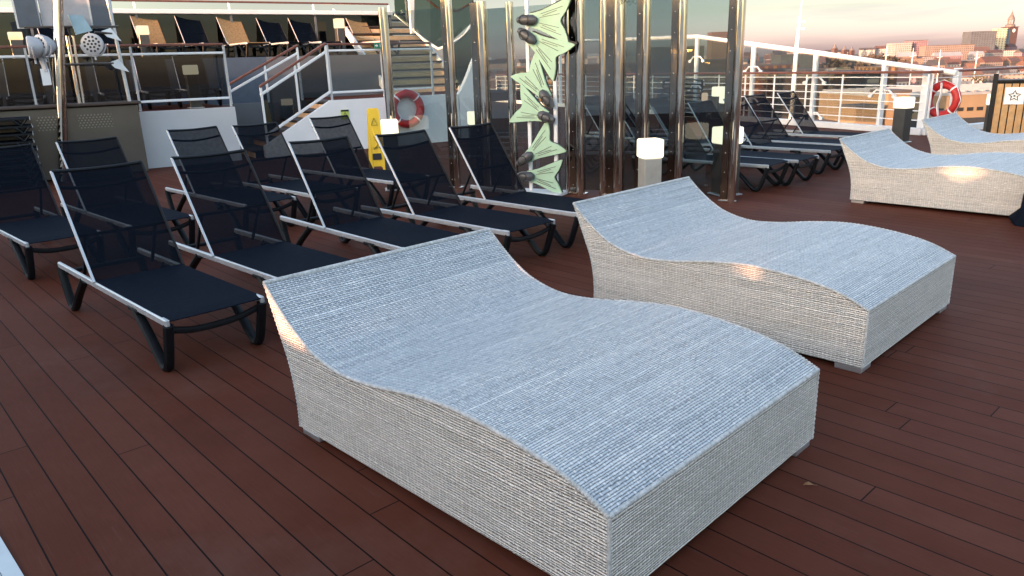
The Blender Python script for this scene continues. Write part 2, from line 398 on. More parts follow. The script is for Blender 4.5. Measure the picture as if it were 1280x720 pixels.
for j in range(ny+1):
    for i in range(nx+1):
        x = -3500+7000*i/nx; y = 760+3000*j/ny; vs.append((x, y, hill_z(x, y)))
for j in range(ny):
    for i in range(nx): a = j*(nx+1)+i; fs.append([a, a+1, a+nx+2, a+nx+1])
mb.add(vs, fs); struct('hill', mb, M['hill'], smooth=True)

# ================================================================== double daybeds
def spline(pts, k=6):
    out = []
    for i in range(len(pts)-1):
        p0 = Vector(pts[max(i-1, 0)]); p1 = Vector(pts[i]); p2 = Vector(pts[i+1]); p3 = Vector(pts[min(i+2, len(pts)-1)])
        for j in range(k):
            u = j/k
            out.append(.5*((2*p1)+(p2-p0)*u+(2*p0-5*p1+4*p2-p3)*u*u+(3*p1-p0-3*p2+p3)*u**3))
    out.append(Vector(pts[-1])); return out
DBW = 1.4
TOPP = [(0, .352), (.10, .396), (.22, .432), (.43, .464), (.67, .477), (.90, .459), (1.17, .420), (1.40, .410), (1.60, .452), (1.74, .523), (1.86, .612), (1.945, .690)]
HEADP = [(1.945, .690), (1.895, .575), (1.845, .46), (1.80, .35), (1.775, .24), (1.765, .13), (1.768, .035)]
top_s = spline(TOPP, 6); head_s = spline(HEADP, 5)
def make_daybed():
    root = empty('woven_daybed', cat='daybed')
    # local: x from foot to head, y from 0 (near) to -DBW
    def strip(path, name, mat, nv=14):
        mb = MB(); L = [0]
        for a, b in zip(path, path[1:]): L.append(L[-1]+(b-a).length)
        vs = []; fs = []; uvs = []
        for i, p in enumerate(path):
            for j in range(nv+1): vs.append((p[0], -DBW*j/nv, p[1]))
        for i in range(len(path)-1):
            for j in range(nv):
                a = i*(nv+1)+j; fs.append([a, a+1, a+nv+2, a+nv+1])
                y0, y1 = DBW*j/nv, DBW*(j+1)/nv; uvs.append([(L[i], y0), (L[i], y1), (L[i+1], y1), (L[i+1], y0)])
        mb.add(vs, fs, uvs); return mb.build(name, mat, root, smooth=True, fix=False)
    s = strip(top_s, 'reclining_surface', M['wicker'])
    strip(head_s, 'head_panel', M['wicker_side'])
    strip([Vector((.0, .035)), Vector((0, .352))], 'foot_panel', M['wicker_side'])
    for y in (0, -DBW):
        mb = MB(); vs = []; fs = []; uvs = []
        def headx(z):
            for a, b in zip(head_s, head_s[1:]):
                if (a[1]-z)*(b[1]-z) <= 0 and abs(a[1]-b[1]) > 1e-6: return a[0]+(b[0]-a[0])*(z-a[1])/(b[1]-a[1])
            return head_s[-1][0]
        def topz(x):
            for a, b in zip(top_s, top_s[1:]):
                if a[0] <= x <= b[0]: return a[1]+(b[1]-a[1])*(x-a[0])/(b[0]-a[0])
            return top_s[-1][1]
        # columns up to x=1.765, then the overhanging head piece as its own fan of columns
        xs = [1.765*i/48 for i in range(49)]; nz_ = 6
        for x in xs:
            tz = topz(x)
            for k in range(nz_+1): vs.append((x, y, .035+(tz-.035)*k/nz_))
        for i in range(48):
            for k in range(nz_):
                a = i*(nz_+1)+k; fs.append([a, a+nz_+1, a+nz_+2, a+1])
        n0 = len(vs); xs2 = [1.765+.18*i/14 for i in range(15)]
        def headz(x):
            for a, b in zip(head_s, head_s[1:]):
                if a[0] >= x >= b[0] and a[0] != b[0]: return a[1]+(b[1]-a[1])*(x-a[0])/(b[0]-a[0])
            return .13
        for x in xs2:
            lo = headz(x) if x > 1.7655 else .13; hi = topz(min(x, 1.945))
            for k in range(5): vs.append((x, y, lo+(hi-lo)*k/4))
        for i in range(14):
            for k in range(4): a = n0+i*5+k; fs.append([a, a+5, a+6, a+1])
        for f in fs: uvs.append([(vs[i][2], vs[i][0]) for i in f])
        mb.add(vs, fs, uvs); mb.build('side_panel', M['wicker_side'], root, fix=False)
    mb = MB()
    for y in (-.002, -DBW+.002):
        tp = spline(TOPP, 18); hp_ = spline(HEADP, 12); al = lambda n, r0: [r0*(1+.22*((q % 2)*2-1)) for q in range(n)]
        mb.tube([(p[0], y, p[1]-.004) for p in tp], al(len(tp), .0085), 8)
        mb.tube([(p[0], y, p[1]) for p in hp_], al(len(hp_), .007), 8); mb.tube([(0, y, .035+.31*q/30) for q in range(31)], al(31, .0065), 8)
    mb.tube([(.0, -DBW*q/130, .350) for q in range(131)], al(131, .0085), 8); mb.tube([(1.945, 0, .688), (1.945, -DBW, .688)], .010, 8)
    mb.build('edge_braid', M['trim'], root, smooth=True)
    mb = MB(); mb.box((.885, -DBW/2, .036), (1.75, DBW-.01, .01)); mb.build('underside', M['black'], root)
    for x in (.075, 1.69):
        for y in (-.07, -DBW+.07):
            mb = MB(); mb.box((x, y, .0155), (.14, .13, .031), bev=.004); mb.build('foot', M['pad'], root)
    for y in (-.12, -.9):
        pass
    return root
daybed0 = make_daybed()
DB = [((.2532, 1.8344), 2.3509, 'large pale woven double daybed filling the foreground, nearest of the four'),
      ((1.7888, 3.5298), 2.3434, 'woven double daybed directly behind the foreground one with a small sun patch on its side'),
      ((5.01, 6.89), R(133.2), 'woven double daybed at the right edge in front of the small far one'),
      ((5.68+.6845*1.945, 10.33-.729*1.945), R(133.2), 'farthest woven daybed standing nearest the rail and the wooden bin')]
for i, ((x, y), a, lab) in enumerate(DB):
    o = daybed0 if i == 0 else copy_tree(daybed0)
    o.location = (x, y, 0); o.rotation_euler.z = a; tag(o, lab, 'daybed', 'woven double daybeds')

# ================================================================== sling loungers
LW = .585
def make_lounger(kind='navy'):
    sling = {'navy': M['sling'], 'tan': M['tan']}[kind]; mesh = {'navy': M['mesh'], 'tan': M['tan']}[kind]
    r = empty('sun_lounger')
    for y in (-.018, -LW+.018):
        mb = MB(); mb.bar((0, y, .315), (2.0, y, .315), .026, .044, bev=.007); mb.build('side_rail', M['alu'], r)
    for y in (-.022, -LW+.022):
        mb = MB(); mb.tube(spline([(.012, .300, 0), (.055, .17, 0), (.105, .05, 0), (.15, .022, 0), (.205, .045, 0), (.33, .16, 0), (.50, .295, 0)], 4), .026, 8)
        mb.v = [Vector((v.x, y+v.z*1.15, v.y)) for v in mb.v]; mb.bar((.42, y, .294), (.58, y, .294), .045, .03, bev=.006)
        mb.build('leg', M['black'], r, smooth=True)
        mb = MB(); mb.tube(spline([(1.99, .300, 0), (1.955, .17, 0), (1.90, .05, 0), (1.85, .022, 0), (1.79, .045, 0), (1.65, .16, 0), (1.46, .295, 0)], 4), .026, 8)
        mb.v = [Vector((v.x, y+v.z*1.15, v.y)) for v in mb.v]; mb.bar((1.38, y, .294), (1.50, y, .294), .04, .022, bev=.006)
        mb.build('leg', M['black'], r, smooth=True)
    mb = MB(); mb.tube(spline([(.035, -.03, .27), (.05, -.15, .235), (.055, -LW/2, .225), (.05, -LW+.15, .235), (.035, -LW+.03, .27)], 5), .02, 8, flat=.7)
    mb.build('front_crossbar', M['black'], r, smooth=True)
    mb = MB(); mb.tube([(1.93, -.03, .27), (1.93, -LW+.03, .27)], .017, 8); mb.build('rear_crossbar', M['black'], r, smooth=True)
    mb = MB(); mb.tube([(1.19, -.03, .305), (1.19, -LW+.03, .305)], .015, 8); mb.build('hinge_bar', M['black'], r, smooth=True)
    # seat sling, sagging slightly, wrapped over the foot end
    mb = MB(); nx, ny = 14, 8; vs = []
    for s_ in (0, 1):
        for i in range(nx+1):
            for j in range(ny+1):
                x = .004+1.18*i/nx; y = -.016-(LW-.032)*j/ny
                sag = .014*math.sin(math.pi*j/ny)*math.sin(math.pi*min(1, (i/nx)*1.1+.05))
                z = .340-sag-(.012 if i == 0 else 0)-s_*.006; vs.append((x, y, z))
    n1 = (nx+1)*(ny+1); fs = []
    for i in range(nx):
        for j in range(ny):
            a = i*(ny+1)+j; fs.append([a, a+1, a+ny+2, a+ny+1]); fs.append([n1+a+ny+1, n1+a+ny+2, n1+a+1, n1+a])
    for i in range(nx): a = i*(ny+1); fs.append([a, a+ny+1, n1+a+ny+1, n1+a]); a += ny; fs.append([a+ny+1, a, n1+a, n1+a+ny+1])
    for j in range(ny): fs.append([j+1, j, n1+j, n1+j+1]); a = nx*(ny+1)+j; fs.append([a, a+1, n1+a+1, n1+a])
    mb.add(vs, fs); mb.build('seat_sling', sling, r, smooth=True)
    # backrest
    A = Vector((1.186, 0, .335)); B = Vector((1.667, 0, 1.0)); d = (B-A); L = d.length; d.normalize(); nrm = Vector((-d.z, 0, d.x))
    bk = MB(); nu, nv = 14, 8; vs = []
    y0, y1 = -.006, -LW+.006
    def bp(u, v, off=0):
        y = y0+(y1-y0)*v; sag = .020*math.sin(math.pi*v)*(.35+.65*u)
        return A+d*(L*u)-nrm*(sag-off)+Vector((0, y, 0))+(Vector((0, 0, 0)))
    for i in range(nu+1):
        for j in range(nv+1): vs.append(bp(i/nu, j/nv))
    fs = [[i*(nv+1)+j, i*(nv+1)+j+1, (i+1)*(nv+1)+j+1, (i+1)*(nv+1)+j] for i in range(nu) for j in range(nv)]
    bk.add(vs, fs); back = bk.build('backrest', mesh, r, smooth=True, fix=False)
    for y in (y0, y1):
        mb = MB(); mb.tube([A+Vector((-.012, y, 0)), A+d*L+Vector((0, y, 0))], .0095, 8); mb.build('backrest_tube', M['alu'] if y == y0 else M['black'], back, smooth=True)
    mb = MB()
    mb.tube([bp(1.0, v/10, 0) for v in range(11)], .0125, 8); mb.build('top_bar', M['black'], back, smooth=True)
    mb = MB(); mb.tube([bp(.86, v/10, -.012-.04*math.sin(math.pi*v/10)) for v in range(11)], .012, 8, flat=1.0); mb.build('cross_bar', M['black'], back, smooth=True)
    mb = MB(); mb.tube([bp(.42, v/10, -.022) for v in range(11)], .012, 8); mb.build('cross_bar', M['black'], back, smooth=True)
    for y in (y0-.06, y1+.06):
        mb = MB(); p = A+d*(L*.42)-nrm*.03; mb.bar((p.x, y, p.z), (1.60, y, .30), .022, .018, bev=.004); mb.build('prop', M['black'], r)
    return r
lounger0 = make_lounger()
sunset_tan0 = make_lounger('tan')
GL = 'dark blue sling loungers set out on the deck'
LS = [((-1.87, 3.78), 134.5, 'navy mesh lounger standing complete at the front left, nearest to the camera'),
      ((-1.33, 4.40), 134.8, 'navy lounger second in the front row, foot end hidden by the near daybed'),
      ((-.76, 5.25), 132.5, 'navy lounger third in the front row, its rail passing behind the near daybed head'),
      ((-.02, 5.73), 135.5, 'navy lounger before the lit lamp and lifebuoy, foot just past the near daybed head'),
      ((.59, 6.38), 134.8, 'navy lounger beside the green fin display, its foot touching the second daybed'),
      ((-3.93, 5.90), 135.0, 'navy lounger cut by the left edge of the photo'),
      ((-3.37, 6.49), 135.3, 'navy lounger in front of the steel panel, behind the nearest lounger'),
      ((-2.65, 7.39), 135.2, 'navy lounger in the back row in front of the plain white wall'),
      ((-2.08, 7.88), 135.3, 'navy lounger in the back row in front of the foot of the short stair'),
      ((-1.36, 8.66), 135.5, 'navy lounger in the back row under the small safety notice'),
      ((3.13, 8.96), 135.0, 'navy lounger right of the chrome posts, nearest of the row along the rail'),
      ((3.62, 9.31), 132.5, 'second navy lounger of the row by the rail, crossed by the end chrome post'),
      ((4.39, 10.18), 132.5, 'third navy lounger of the row by the rail, just right of the end chrome post'),
      ((4.86, 10.85), 130.5, 'fourth navy lounger of the row by the rail, between the post and the last one'),
      ((5.72, 11.67), 132.9, 'last navy lounger of the row, closest to the white rail')]
def place_lounger(loc, a, label, group, src=lounger0, z=0.0, first=[True]):
    if src is lounger0 and first[0]: o = src; first[0] = False
    else: o = copy_tree(src)
    o.location = (loc[0], loc[1], z); o.rotation_euler.z = a; tag(o, label, 'sun lounger', group)
    jit = math.sin(loc[0]*7.3+loc[1]*3.1)*R(1.6)
    for c in o.children:
        if c.name.startswith('backrest'):
            hp = Vector((1.186, 0, .335)); c.rotation_euler = (0, jit, 0); c.location = hp-Matrix.Rotation(jit, 3, 'Y')@hp
    return o
for p, a, lab in LS: place_lounger(p, R(a), lab, GL)
a = R(135.5); q = deck(2, 147, 1.0); place_lounger((q.x-1.667*math.cos(a)-.545*math.sin(a), q.y-1.667*math.sin(a)+.545*math.cos(a)), a, 'navy lounger behind the one cut by the left edge, only its backrest corner in view', GL)
# two more seen through the glass screen, farther away along the same row
for (px, py), lab in (((838, 178), 'navy lounger seen through the glass between the last two wide posts'),
                      ((792, 172), 'navy lounger seen through the glass behind the lit lamp'),
                      ((752, 170), 'navy lounger seen through the glass right of the fin display')):
    pv = deck(px, py, .33); a = R(134)
    place_lounger((pv.x-1.186*math.cos(a), pv.y-1.186*math.sin(a)), a, lab, GL)

# ================================================================== stacks of folded loungers
def make_stacked():
    r = empty('stacked_lounger')
    for y in (-.018, -LW+.018):
        mb = MB(); mb.bar((0, y, .04), (1.9, y, .04), .026, .034, bev=.006); sr_ = mb.build('side_rail', M['black'], r)
        mb = MB(); mb.box((-.006, y, .04), (.012, .03, .038), bev=.004); mb.build('end_cap', M['alu'], sr_)
    mb = MB(); mb.box((.95, -LW/2, .052), (1.86, LW-.06, .008)); mb.build('sling', M['sling'], r)
    for x in (.12, 1.78):
        for y in (-.01, -LW+.01):
            mb = MB(); mb.tube([(x-.08, y, .03), (x, y, -.06), (x+.1, y, .03)], .018, 6); mb.build('leg', M['black'], r)
    return r
st0 = make_stacked(); used = [False]
ORD = ['topmost', 'second from top', 'third from top', 'fourth from top', 'fifth from top', 'sixth from top', 'seventh from top', 'eighth from top', 'lowest']
def stack(p, n, a, place):
    for k in range(n):
        if not used[0]: o = st0; used[0] = True
        else: o = copy_tree(st0)
        o.location = (p.x+.01*math.sin(k*2.1), p.y+.01*math.cos(k*1.7), .08+k*.115); o.rotation_euler.z = a+.012*math.sin(k*3)
        tag(o, ORD[n-1-k]+' folded black lounger in the stack '+place, 'sun lounger', 'stacked loungers '+place)
# ================================================================== lit lamp bollards
def lamp(p, label, h=.81, hs=.22, w_=.17, body='steelbody', rz=R(20), shade='lamp'):
    r = empty('lamp_bollard', (p[0], p[1], p[2]), rz, label, 'lamp', 'lit square lamps')
    hb = h-hs; mb = MB(); mb.box((0, 0, hb/2+.01), (w_*.86, w_*.86, hb-.02), bev=.006); mb.build('column', M[body], r)
    mb = MB(); mb.box((0, 0, .008), (w_*1.1, w_*1.1, .016), bev=.004); mb.build('base_plate', M['pad'], r)
    mb = MB(); mb.box((0, 0, hb+hs/2), (w_, w_, hs-.008), bev=.014); mb.build('lamp_shade', M[shade], r)
    return r
M['warmlamp'] = emis('warm_lamp_shade', (1.0, .62, .20), .17)
M['steelbody'] = plain('dark_lamp_column', (.07, .07, .07), .3, .4)
M['palecol'] = plain('pale_lamp_column', (.36, .35, .33), .4, .3)
def lamp_at(px, ytop, label, h=.81, **k):
    p = deck(px, ytop, h); lamp((p.x, p.y, 0), label, h, **k)
lamp_at(813, 173, 'lit lamp on a pale grey column behind the second daybed head', body='palecol', hs=.2, w_=.22, rz=R(12))
lamp_at(1131, 121, 'lit lamp on a dark column before the white rail, left of the orange lifebuoy', hs=.2, w_=.26, rz=R(30))
q = at(486, 149, 10.2); lamp((q.x, 10.2, 0), 'lit lamp in front of the yellow caution sign and the lifebuoy on the wall', q.z, hs=.20, w_=.225, rz=R(10))
lamp_at(590, 139, 'lit lamp seen between the two wide chrome posts near the staircase wall', hs=.24, w_=.17, rz=R(10))
lamp_at(1243, 117, 'lit lamp at the left side of the wooden bin', hs=.2, w_=.17, rz=R(30))
M['amber'] = emis('amber_lamp', (1.0, .36, .06), .12)
q = at(881, 116, 18.5); am = empty('lamp_bollard', (q.x, q.y, 0), 0, 'small amber glowing lamp left of the two far lamps, beside the stack', 'lamp')
mb = MB(); mb.box((0, 0, q.z/2-.1), (.10, .10, q.z-.22), bev=.005); mb.build('column', M['steelbody'], am)
mb = MB(); mb.box((0, 0, q.z-.10), (.13, .13, .20), bev=.02); mb.build('lamp_shade', M['amber'], am)
lamp_at(910, 158, 'lit lamp standing behind the end chrome post of the screen', hs=.2, w_=.27, rz=R(20), h=.81)
lamp((at(899, 108, 17.5).x, 17.5, .25), 'small lit lamp left of the end chrome post, the higher of the pair', at(899, 108, 17.5).z-.25, hs=.22, w_=.24)
lamp((at(907, 116, 15.0).x, 15.0, 0), 'small lit lamp left of the end chrome post, the lower of the pair', at(907, 116, 15.0).z, hs=.2, w_=.18)

# ================================================================== glass screen of chrome posts
SL, SR = Vector((-.72, 10.16, 0)), Vector((2.51, 8.48, 0)); sdir = (SR-SL).normalized(); snrm = Vector((-sdir.y, sdir.x, 0)); sang = math.atan2(sdir.y, sdir.x)
def on_screen(px, y=150):
    d = ray(px, y); n = snrm; t = SL.dot(n)/(d.x*n.x+d.y*n.y); return Vector((d.x*t, d.y*t, 0))
posts = []
PGR = 'chrome posts of the glass screen'
def post(px, width_px, ztop, style, label):
    p = on_screen(px); dist = p.y; wm = width_px/FPX*dist*1.0
    r = empty('chrome_post', (p.x, p.y, 0), sang, label, 'post', PGR)
    if style == 'tube':
        mb = MB(); mb.cyl((0, 0, 0), (0, 0, ztop), wm*.5, n=24); mb.build('tube', M['chrome'], r, smooth=True)
        mb = MB(); mb.lathe([(wm*.5+.025, 0), (wm*.5+.025, .008), (wm*.5+.005, .02)]); mb.build('base_flange', M['chrome'], r, smooth=True)
    else:
        rt = wm*.28
        mb = MB(); mb.cyl((wm*.22, -.02, 0), (wm*.22, -.02, ztop), rt, n=24); mb.build('tube', M['chrome'], r, smooth=True)
        mb = MB(); mb.box((-wm*.27, 0, ztop/2), (wm*.44, .05, ztop-.006), bev=.004); ch = mb.build('clamp_channel', M['darkchrome'], r)
        mb = MB()
        for k in range(int(ztop/.22)):
            mb.cyl((-wm*.27, -.025, .12+k*.22), (-wm*.27, -.030, .12+k*.22), .0045, n=8)
        mb.build('bolts', M['alu'], ch)
        if style == 'double':
            mb = MB(); mb.cyl((-wm*.62, .0, 0), (-wm*.62, .0, ztop), rt*.7, n=20); mb.build('tube', M['chrome'], r, smooth=True)
        mb = MB(); mb.box((0, 0, .012), (wm*1.15, .10, .024), bev=.005); mb.build('base_flange', M['chrome'], r)
    posts.append((p, ztop)); return r
post(489, 11, 2.38, 'tube', 'slim chrome post in front of the lifebuoy on the wall')
post(566, 15, 2.60, 'flat', 'chrome post right of the wall lifebuoy and staircase')
post(604, 22, 2.36, 'flat', 'wide flat-topped chrome post left of the fin display')
post(641, 10, 2.33, 'tube', 'slim chrome post touching the left side of the fin display')
post(722, 20, 2.75, 'double', 'chrome post with bolts touching the right side of the fin display')
post(769, 25, 2.75, 'double', 'wide chrome post in the middle of the glass panels')
post(803, 17, 2.75, 'flat', 'chrome post left of the big lit lamp')
post(846, 19, 2.75, 'flat', 'chrome post with bolted channel right of the big lit lamp')
post(915, 20, 2.75, 'flat', 'end chrome post of the screen, standing by the row of loungers')
glabs = ['clear glass panel in front of the wall lifebuoy', 'narrow glass panel left of the wide flat-topped post', 'glass panel between the wide post and the fin display',
         'glass panel behind the fin display', 'tinted glass panel just right of the fin display', 'narrow tinted glass panel left of the lit lamp',
         'tinted glass panel above the big lit lamp', 'clear glass panel next to the end chrome post']
for i in range(8):
    a, za = posts[i]; b, zb = posts[i+1]; h = min(za, zb)-.06
    mb = MB(); mid = (a+b)/2; L = (b-a).length-.10
    mb.box((0, 0, .06+(h-.06)/2), (L, .010, h-.06))
    mat = M['glass'] if i in (0, 7) else (M['glass_tint'] if i in (2, 4, 5, 6) else M['glass'])
    g_ = mb.build('glass_panel', mat); g_.location = mid+Vector((0, 0, .001)); g_.rotation_euler.z = sang
    tag(g_, glabs[i], 'glass panel', 'glass panels of the screen')
# black script scribble near the top of the tinted panel
p = on_screen(776, 4)+snrm*-.03; r_ = at(778, 3, p.y)
mb = MB(); base = Vector((r_.x, p.y-.14, r_.z))
def scr(pts): mb.tube([base+sdir*(x*.01)+Vector((0, 0, z*.01)) for x, z in spline(pts, 5)], .0035, 5)
scr([(-4, 4, ), (-2.5, .5), (-1, -1.5), (-3, -2.6), (-4.2, -1)]); scr([(-1, -1), (1, .6), (2.5, 2.5), (1.5, 3.4), (.4, 1.6), (2.6, -.6), (4.2, -1.2), (5.5, .3)]); scr([(-3, 1.3), (0, 2.2), (3.4, 4.6)])
tag(mb.build('lettering', M['ink'], smooth=True), 'small black handwritten lettering at the top edge of the glass screen', 'lettering')

# ---- fin display: six painted swim fins on a white frame
fp = on_screen(680); froot = empty('fin_display', (fp.x, fp.y, 0)-snrm*.16 if False else tuple(fp-snrm*.16), sang, 'white frame carrying six large green swim fins with grey foot pockets', 'decoration')
FY = fp.y-.14
def scr2loc(px, py):
    """pixel -> local x,z on the display plane"""
    n = snrm; o_ = fp-snrm*.16; d = ray(px, py); t = o_.dot(n)/(d.x*n.x+d.y*n.y); w_ = Vector((d.x*t, d.y*t, CH+d.z*t)); return ((w_-Vector((o_.x, o_.y, 0))).dot(sdir), w_.z)
mb = MB()
for px in (659, 692):
    x, _ = scr2loc(px, 120); mb.box((x, .05, 1.19), (.045, .03, 2.34), bev=.004)
mb.build('frame', M['white'], froot)
mb = MB(); x, _ = scr2loc(676, 230); mb.box((x, .02, .02), (.62, .34, .04), bev=.006); mb.build('base', M['kerb'], froot)
FINS = [  # heel end px, blade tip middle px, blade half width px
    ((650, 25), (708, 26), 23), ((652, 38), (702, 76), 22), ((692, 133), (657, 84), 20),
    ((694, 150), (648, 130), 22), ((650, 204), (693, 172), 20), ((650, 219), (700, 222), 20)]
for n_, (hp, tp, hw) in enumerate(FINS):
    hx, hz = scr2loc(*hp); tx, tz = scr2loc(*tp); ax = Vector((tx-hx, tz-hz)); L = ax.length; ax.normalize(); pr = Vector((-ax.y, ax.x)); hwm = hw*.0112
    def Pt(a, b, y): return (hx+ax.x*a*L+pr.x*b*hwm, y, hz+ax.y*a*L+pr.y*b*hwm)
    yb = -.015-.012*(n_ % 2)
    outl = spline([(.20, -.28), (.45, -.42), (.75, -.72), (1.04, -1.0), (1.06, -.86), (.98, -.40), (.88, 0), (.98, .40), (1.06, .86), (1.04, 1.0), (.75, .72), (.45, .42), (.20, .28)], 3)
    mb = MB(); mb.prism([Pt(a, b, yb) for a, b in outl], (0, .022, 0)); fin = mb.build('fin', M['fin'], froot)
    mb = MB(); mb.prism([Pt(a+.012, b*1.05+(.05 if n_ in (0, 1) else 0), yb+.023) for a, b in outl], (0, .03, 0)); mb.build('fin_edge', M['ink'], fin)
    mb = MB()
    for b0, b1, a0, a1 in ((-.28, -.62, .46, .92), (-.12, -.30, .44, .86), (.12, .30, .44, .86), (.28, .62, .46, .92), (-.2, -.45, .5, .80), (.2, .45, .5, .80)):
        mb.bar(Pt(a0, b0, yb-.001), Pt(a1, b1, yb-.001), .006, .006)
    mb.build('rib_lines', M['finpocket'], fin)
    mb = MB(); path = [Pt(a, 0, yb-.03) for a in (-.02, .08, .2, .32, .40)]
    mb.tube(path, [.032, .055, .062, .060, .03], 12, flat=1.0); pk = mb.build('foot_pocket', M['finpocket'], fin, smooth=True)
    mb = MB(); mb.tube([Pt(.16+.10*math.cos(q*math.pi/6), .22*math.sin(q*math.pi/6), yb-.092) for q in range(12)], .006, 5, closed=True); mb.build('foot_opening', M['ink'], fin, smooth=True)

# ================================================================== rail along the deck edge
def polyline_posts(a, b, step):
    L = (b-a).length; n = max(1, round(L/step)); return [a+(b-a)*(k/n) for k in range(n+1)]
mb = MB(); kp = .14
for a, b in ((RA, RAend), (RA, RBend)):
    d = (b-a).normalized(); mb.bar(a-d*.02+Vector((0, 0, .065)), b+Vector((0, 0, .065)), .16, .13, bev=.01)
tag(mb.build('kerb', M['kerb']), kind='structure')
def railing(a, b, name, label, top=1.20, bars=(.18, .36, .52, .68, .84, 1.0), step=1.05, teak=True):
    r = empty(name, tuple(a), 0, label, 'railing'); d = (b-a).normalized(); o = -a
    for p in polyline_posts(Vector((0, 0, 0)), b-a, step):
        mb = MB(); mb.tube([p+Vector((0, 0, .13)), p+Vector((0, 0, top-.04))], .020, 8); mb.build('post', M['white'], r, smooth=True)
    for z in bars:
        mb = MB(); mb.tube([Vector((0, 0, z+.10)), (b-a)+Vector((0, 0, z+.10))], .011, 6); mb.build('rail_bar', M['white'], r, smooth=True)
    mb = MB(); mb.bar(Vector((0, 0, top)), (b-a)+Vector((0, 0, top)), .17, .05, bev=.015); mb.build('handrail', M['teak'], r)
    return r
railing(RA-dA*.0, RAend, 'railing', 'white barred railing with brown handrail behind the row of loungers')
railing(RA+dB*.12, RBend, 'railing', 'white open railing with brown handrail behind the wooden bin', bars=(.98,), step=1.9)
# wind screen standing outside the rail, its tube sloping down to the handrail
def screen_pt(px, py, off=.35):
    """point on a vertical plane just outside rail A"""
    n = Vector((-dA.y, dA.x, 0)); 
    if n.dot(RA) < 0: n = -n
    o_ = RA+n*off; d = ray(px, py); t = o_.dot(n)/(d.x*n.x+d.y*n.y); return Vector((d.x*t, d.y*t, CH+d.z*t))
SPX = [(700, 52), (780, 49), (872, 45.5), (943, 55.5), (1021, 66), (1107, 79), (1196, 91.5)]
wr = empty('wind_screen', tuple(screen_pt(1107, 79).xy)+(0,), 0, 'white tubular wind screen frame sloping down to the handrail', 'wind screen'); wo = wr.location.copy()
pts = [screen_pt(*q) for q in SPX]
mb = MB(); mb.tube([p-wo for p in pts], .055, 10); mb.build('top_tube', M['white'], wr, smooth=True)
for k, p in enumerate(pts[:-1]):
    mb = MB(); mb.box(p-wo-Vector((0, 0, p.z/2)), (.09, .09, p.z), rot=math.atan2(dA.y, dA.x)); mb.build('post', M['white'], wr)
    if k > 1:
        for zc in (-.55, -1.35):
            mb = MB(); q = p-wo+Vector((0, 0, zc)); tdir = dA
            for s_ in (-1, 1):
                mb.tube([q+tdir*(s_*.04), q+tdir*(s_*.16)+Vector((0, 0, .0)), q+tdir*(s_*.30)+Vector((0, 0, -.12))], .022, 6)
                mb.cyl(q+tdir*(s_*.30)+Vector((0, 0, -.12))-Vector((.03, .03, 0)), q+tdir*(s_*.30)+Vector((0, 0, -.12))+Vector((.03, .03, 0)), .04, n=10)
            mb.build('glass_clamp', M['white'], wr, smooth=True)
for a, b in zip(pts[1:-2], pts[2:-1]):
    mb = MB(); a_, b_ = a-wo, b-wo; dd = (b_-a_).normalized()*.05
    mb.prism([(a_.x+dd.x, a_.y+dd.y, .15), (b_.x-dd.x, b_.y-dd.y, .15), (b_.x-dd.x, b_.y-dd.y, b_.z-.08), (a_.x+dd.x, a_.y+dd.y, a_.z-.08)], (.01, .01, 0))
    mb.build('glass_pane', M['glass'], wr)
# two thick white stanchions
for px, lab in ((1150, 'thick white stanchion left of the orange lifebuoy'), (1188, 'thick white stanchion right of the orange lifebuoy')):
    p = deck(px, 167 if px == 1150 else 160); mb = MB(); mb.box((0, 0, .62), (.10, .14, 1.22), bev=.01); mb.box((0, 0, .02), (.2, .24, .04), bev=.005)
    o = mb.build('stanchion', M['white']); o.location = p; o.rotation_euler.z = R(20); tag(o, lab, 'post', 'thick white stanchions')

# ================================================================== lifebuoys
def lifebuoy(c, rad, rz, label, squash=1.0, strap=True, tilt=0.0):
    r = empty('lifebuoy', tuple(c), rz, label, 'lifebuoy'); r.rotation_euler = (0, tilt, rz)
    n = 40; mb = MB(); mb.tube([(rad*.78*math.cos(2*math.pi*k/n), 0, rad*.78*math.sin(2*math.pi*k/n)) for k in range(n)], rad*.21, 12, closed=True)
    mb.build('ring', M['red'], r, smooth=True)
    for k in range(4):
        a = R(45+90*k)
        mb = MB(); mb.tube([(rad*.78*math.cos(a+u*.05), 0, rad*.78*math.sin(a+u*.05)) for u in (-1, 0, 1)], rad*.222, 12); mb.build('band', M['white'], r, smooth=True)
    mb = MB(); mb.tube([(rad*1.03*math.cos(2*math.pi*k/24)*(.96+.04*math.cos(k*math.pi/1.5)), -.02, rad*1.03*math.sin(2*math.pi*k/24)*(.96+.04*math.cos(k*math.pi/1.5))) for k in range(24)], .008, 6, closed=True)
    mb.build('grab_rope', M['white'], r, smooth=True)
    return r
# ================================================================== left: terraces, stairs and their walls
TA = Vector((-6.56, 13.6, 0)); TU = Vector((.846, .533, 0)).normalized(); TN = Vector((-TU.y, TU.x, 0)); tang = math.atan2(TU.y, TU.x)
def T(s, t, z=0.0): return TA+TU*s+TN*t+Vector((0, 0, z))
def s_of(px, t=0.0, y=110):
    d = ray(px, y); o_ = TA+TN*t; k = o_.dot(TN)/(d.x*TN.x+d.y*TN.y); return (Vector((d.x*k, d.y*k, 0))-o_).dot(TU)
def z_of(px, py, t=0.0):
    d = ray(px, py); o_ = TA+TN*t; k = o_.dot(TN)/(d.x*TN.x+d.y*TN.y); return CH+d.z*k
def tbox(mb, s0, s1, t0, t1, z0, z1, bev=0): return mb.box(T((s0+s1)/2, (t0+t1)/2, (z0+z1)/2), (s1-s0, t1-t0, z1-z0), rot=tang, bev=bev)
sW1 = s_of(300, 0, 180); sS0 = s_of(345, 0, 165); sS1 = s_of(415, 0, 140); sE = s_of(574, 0, 140)
Z1 = 1.0
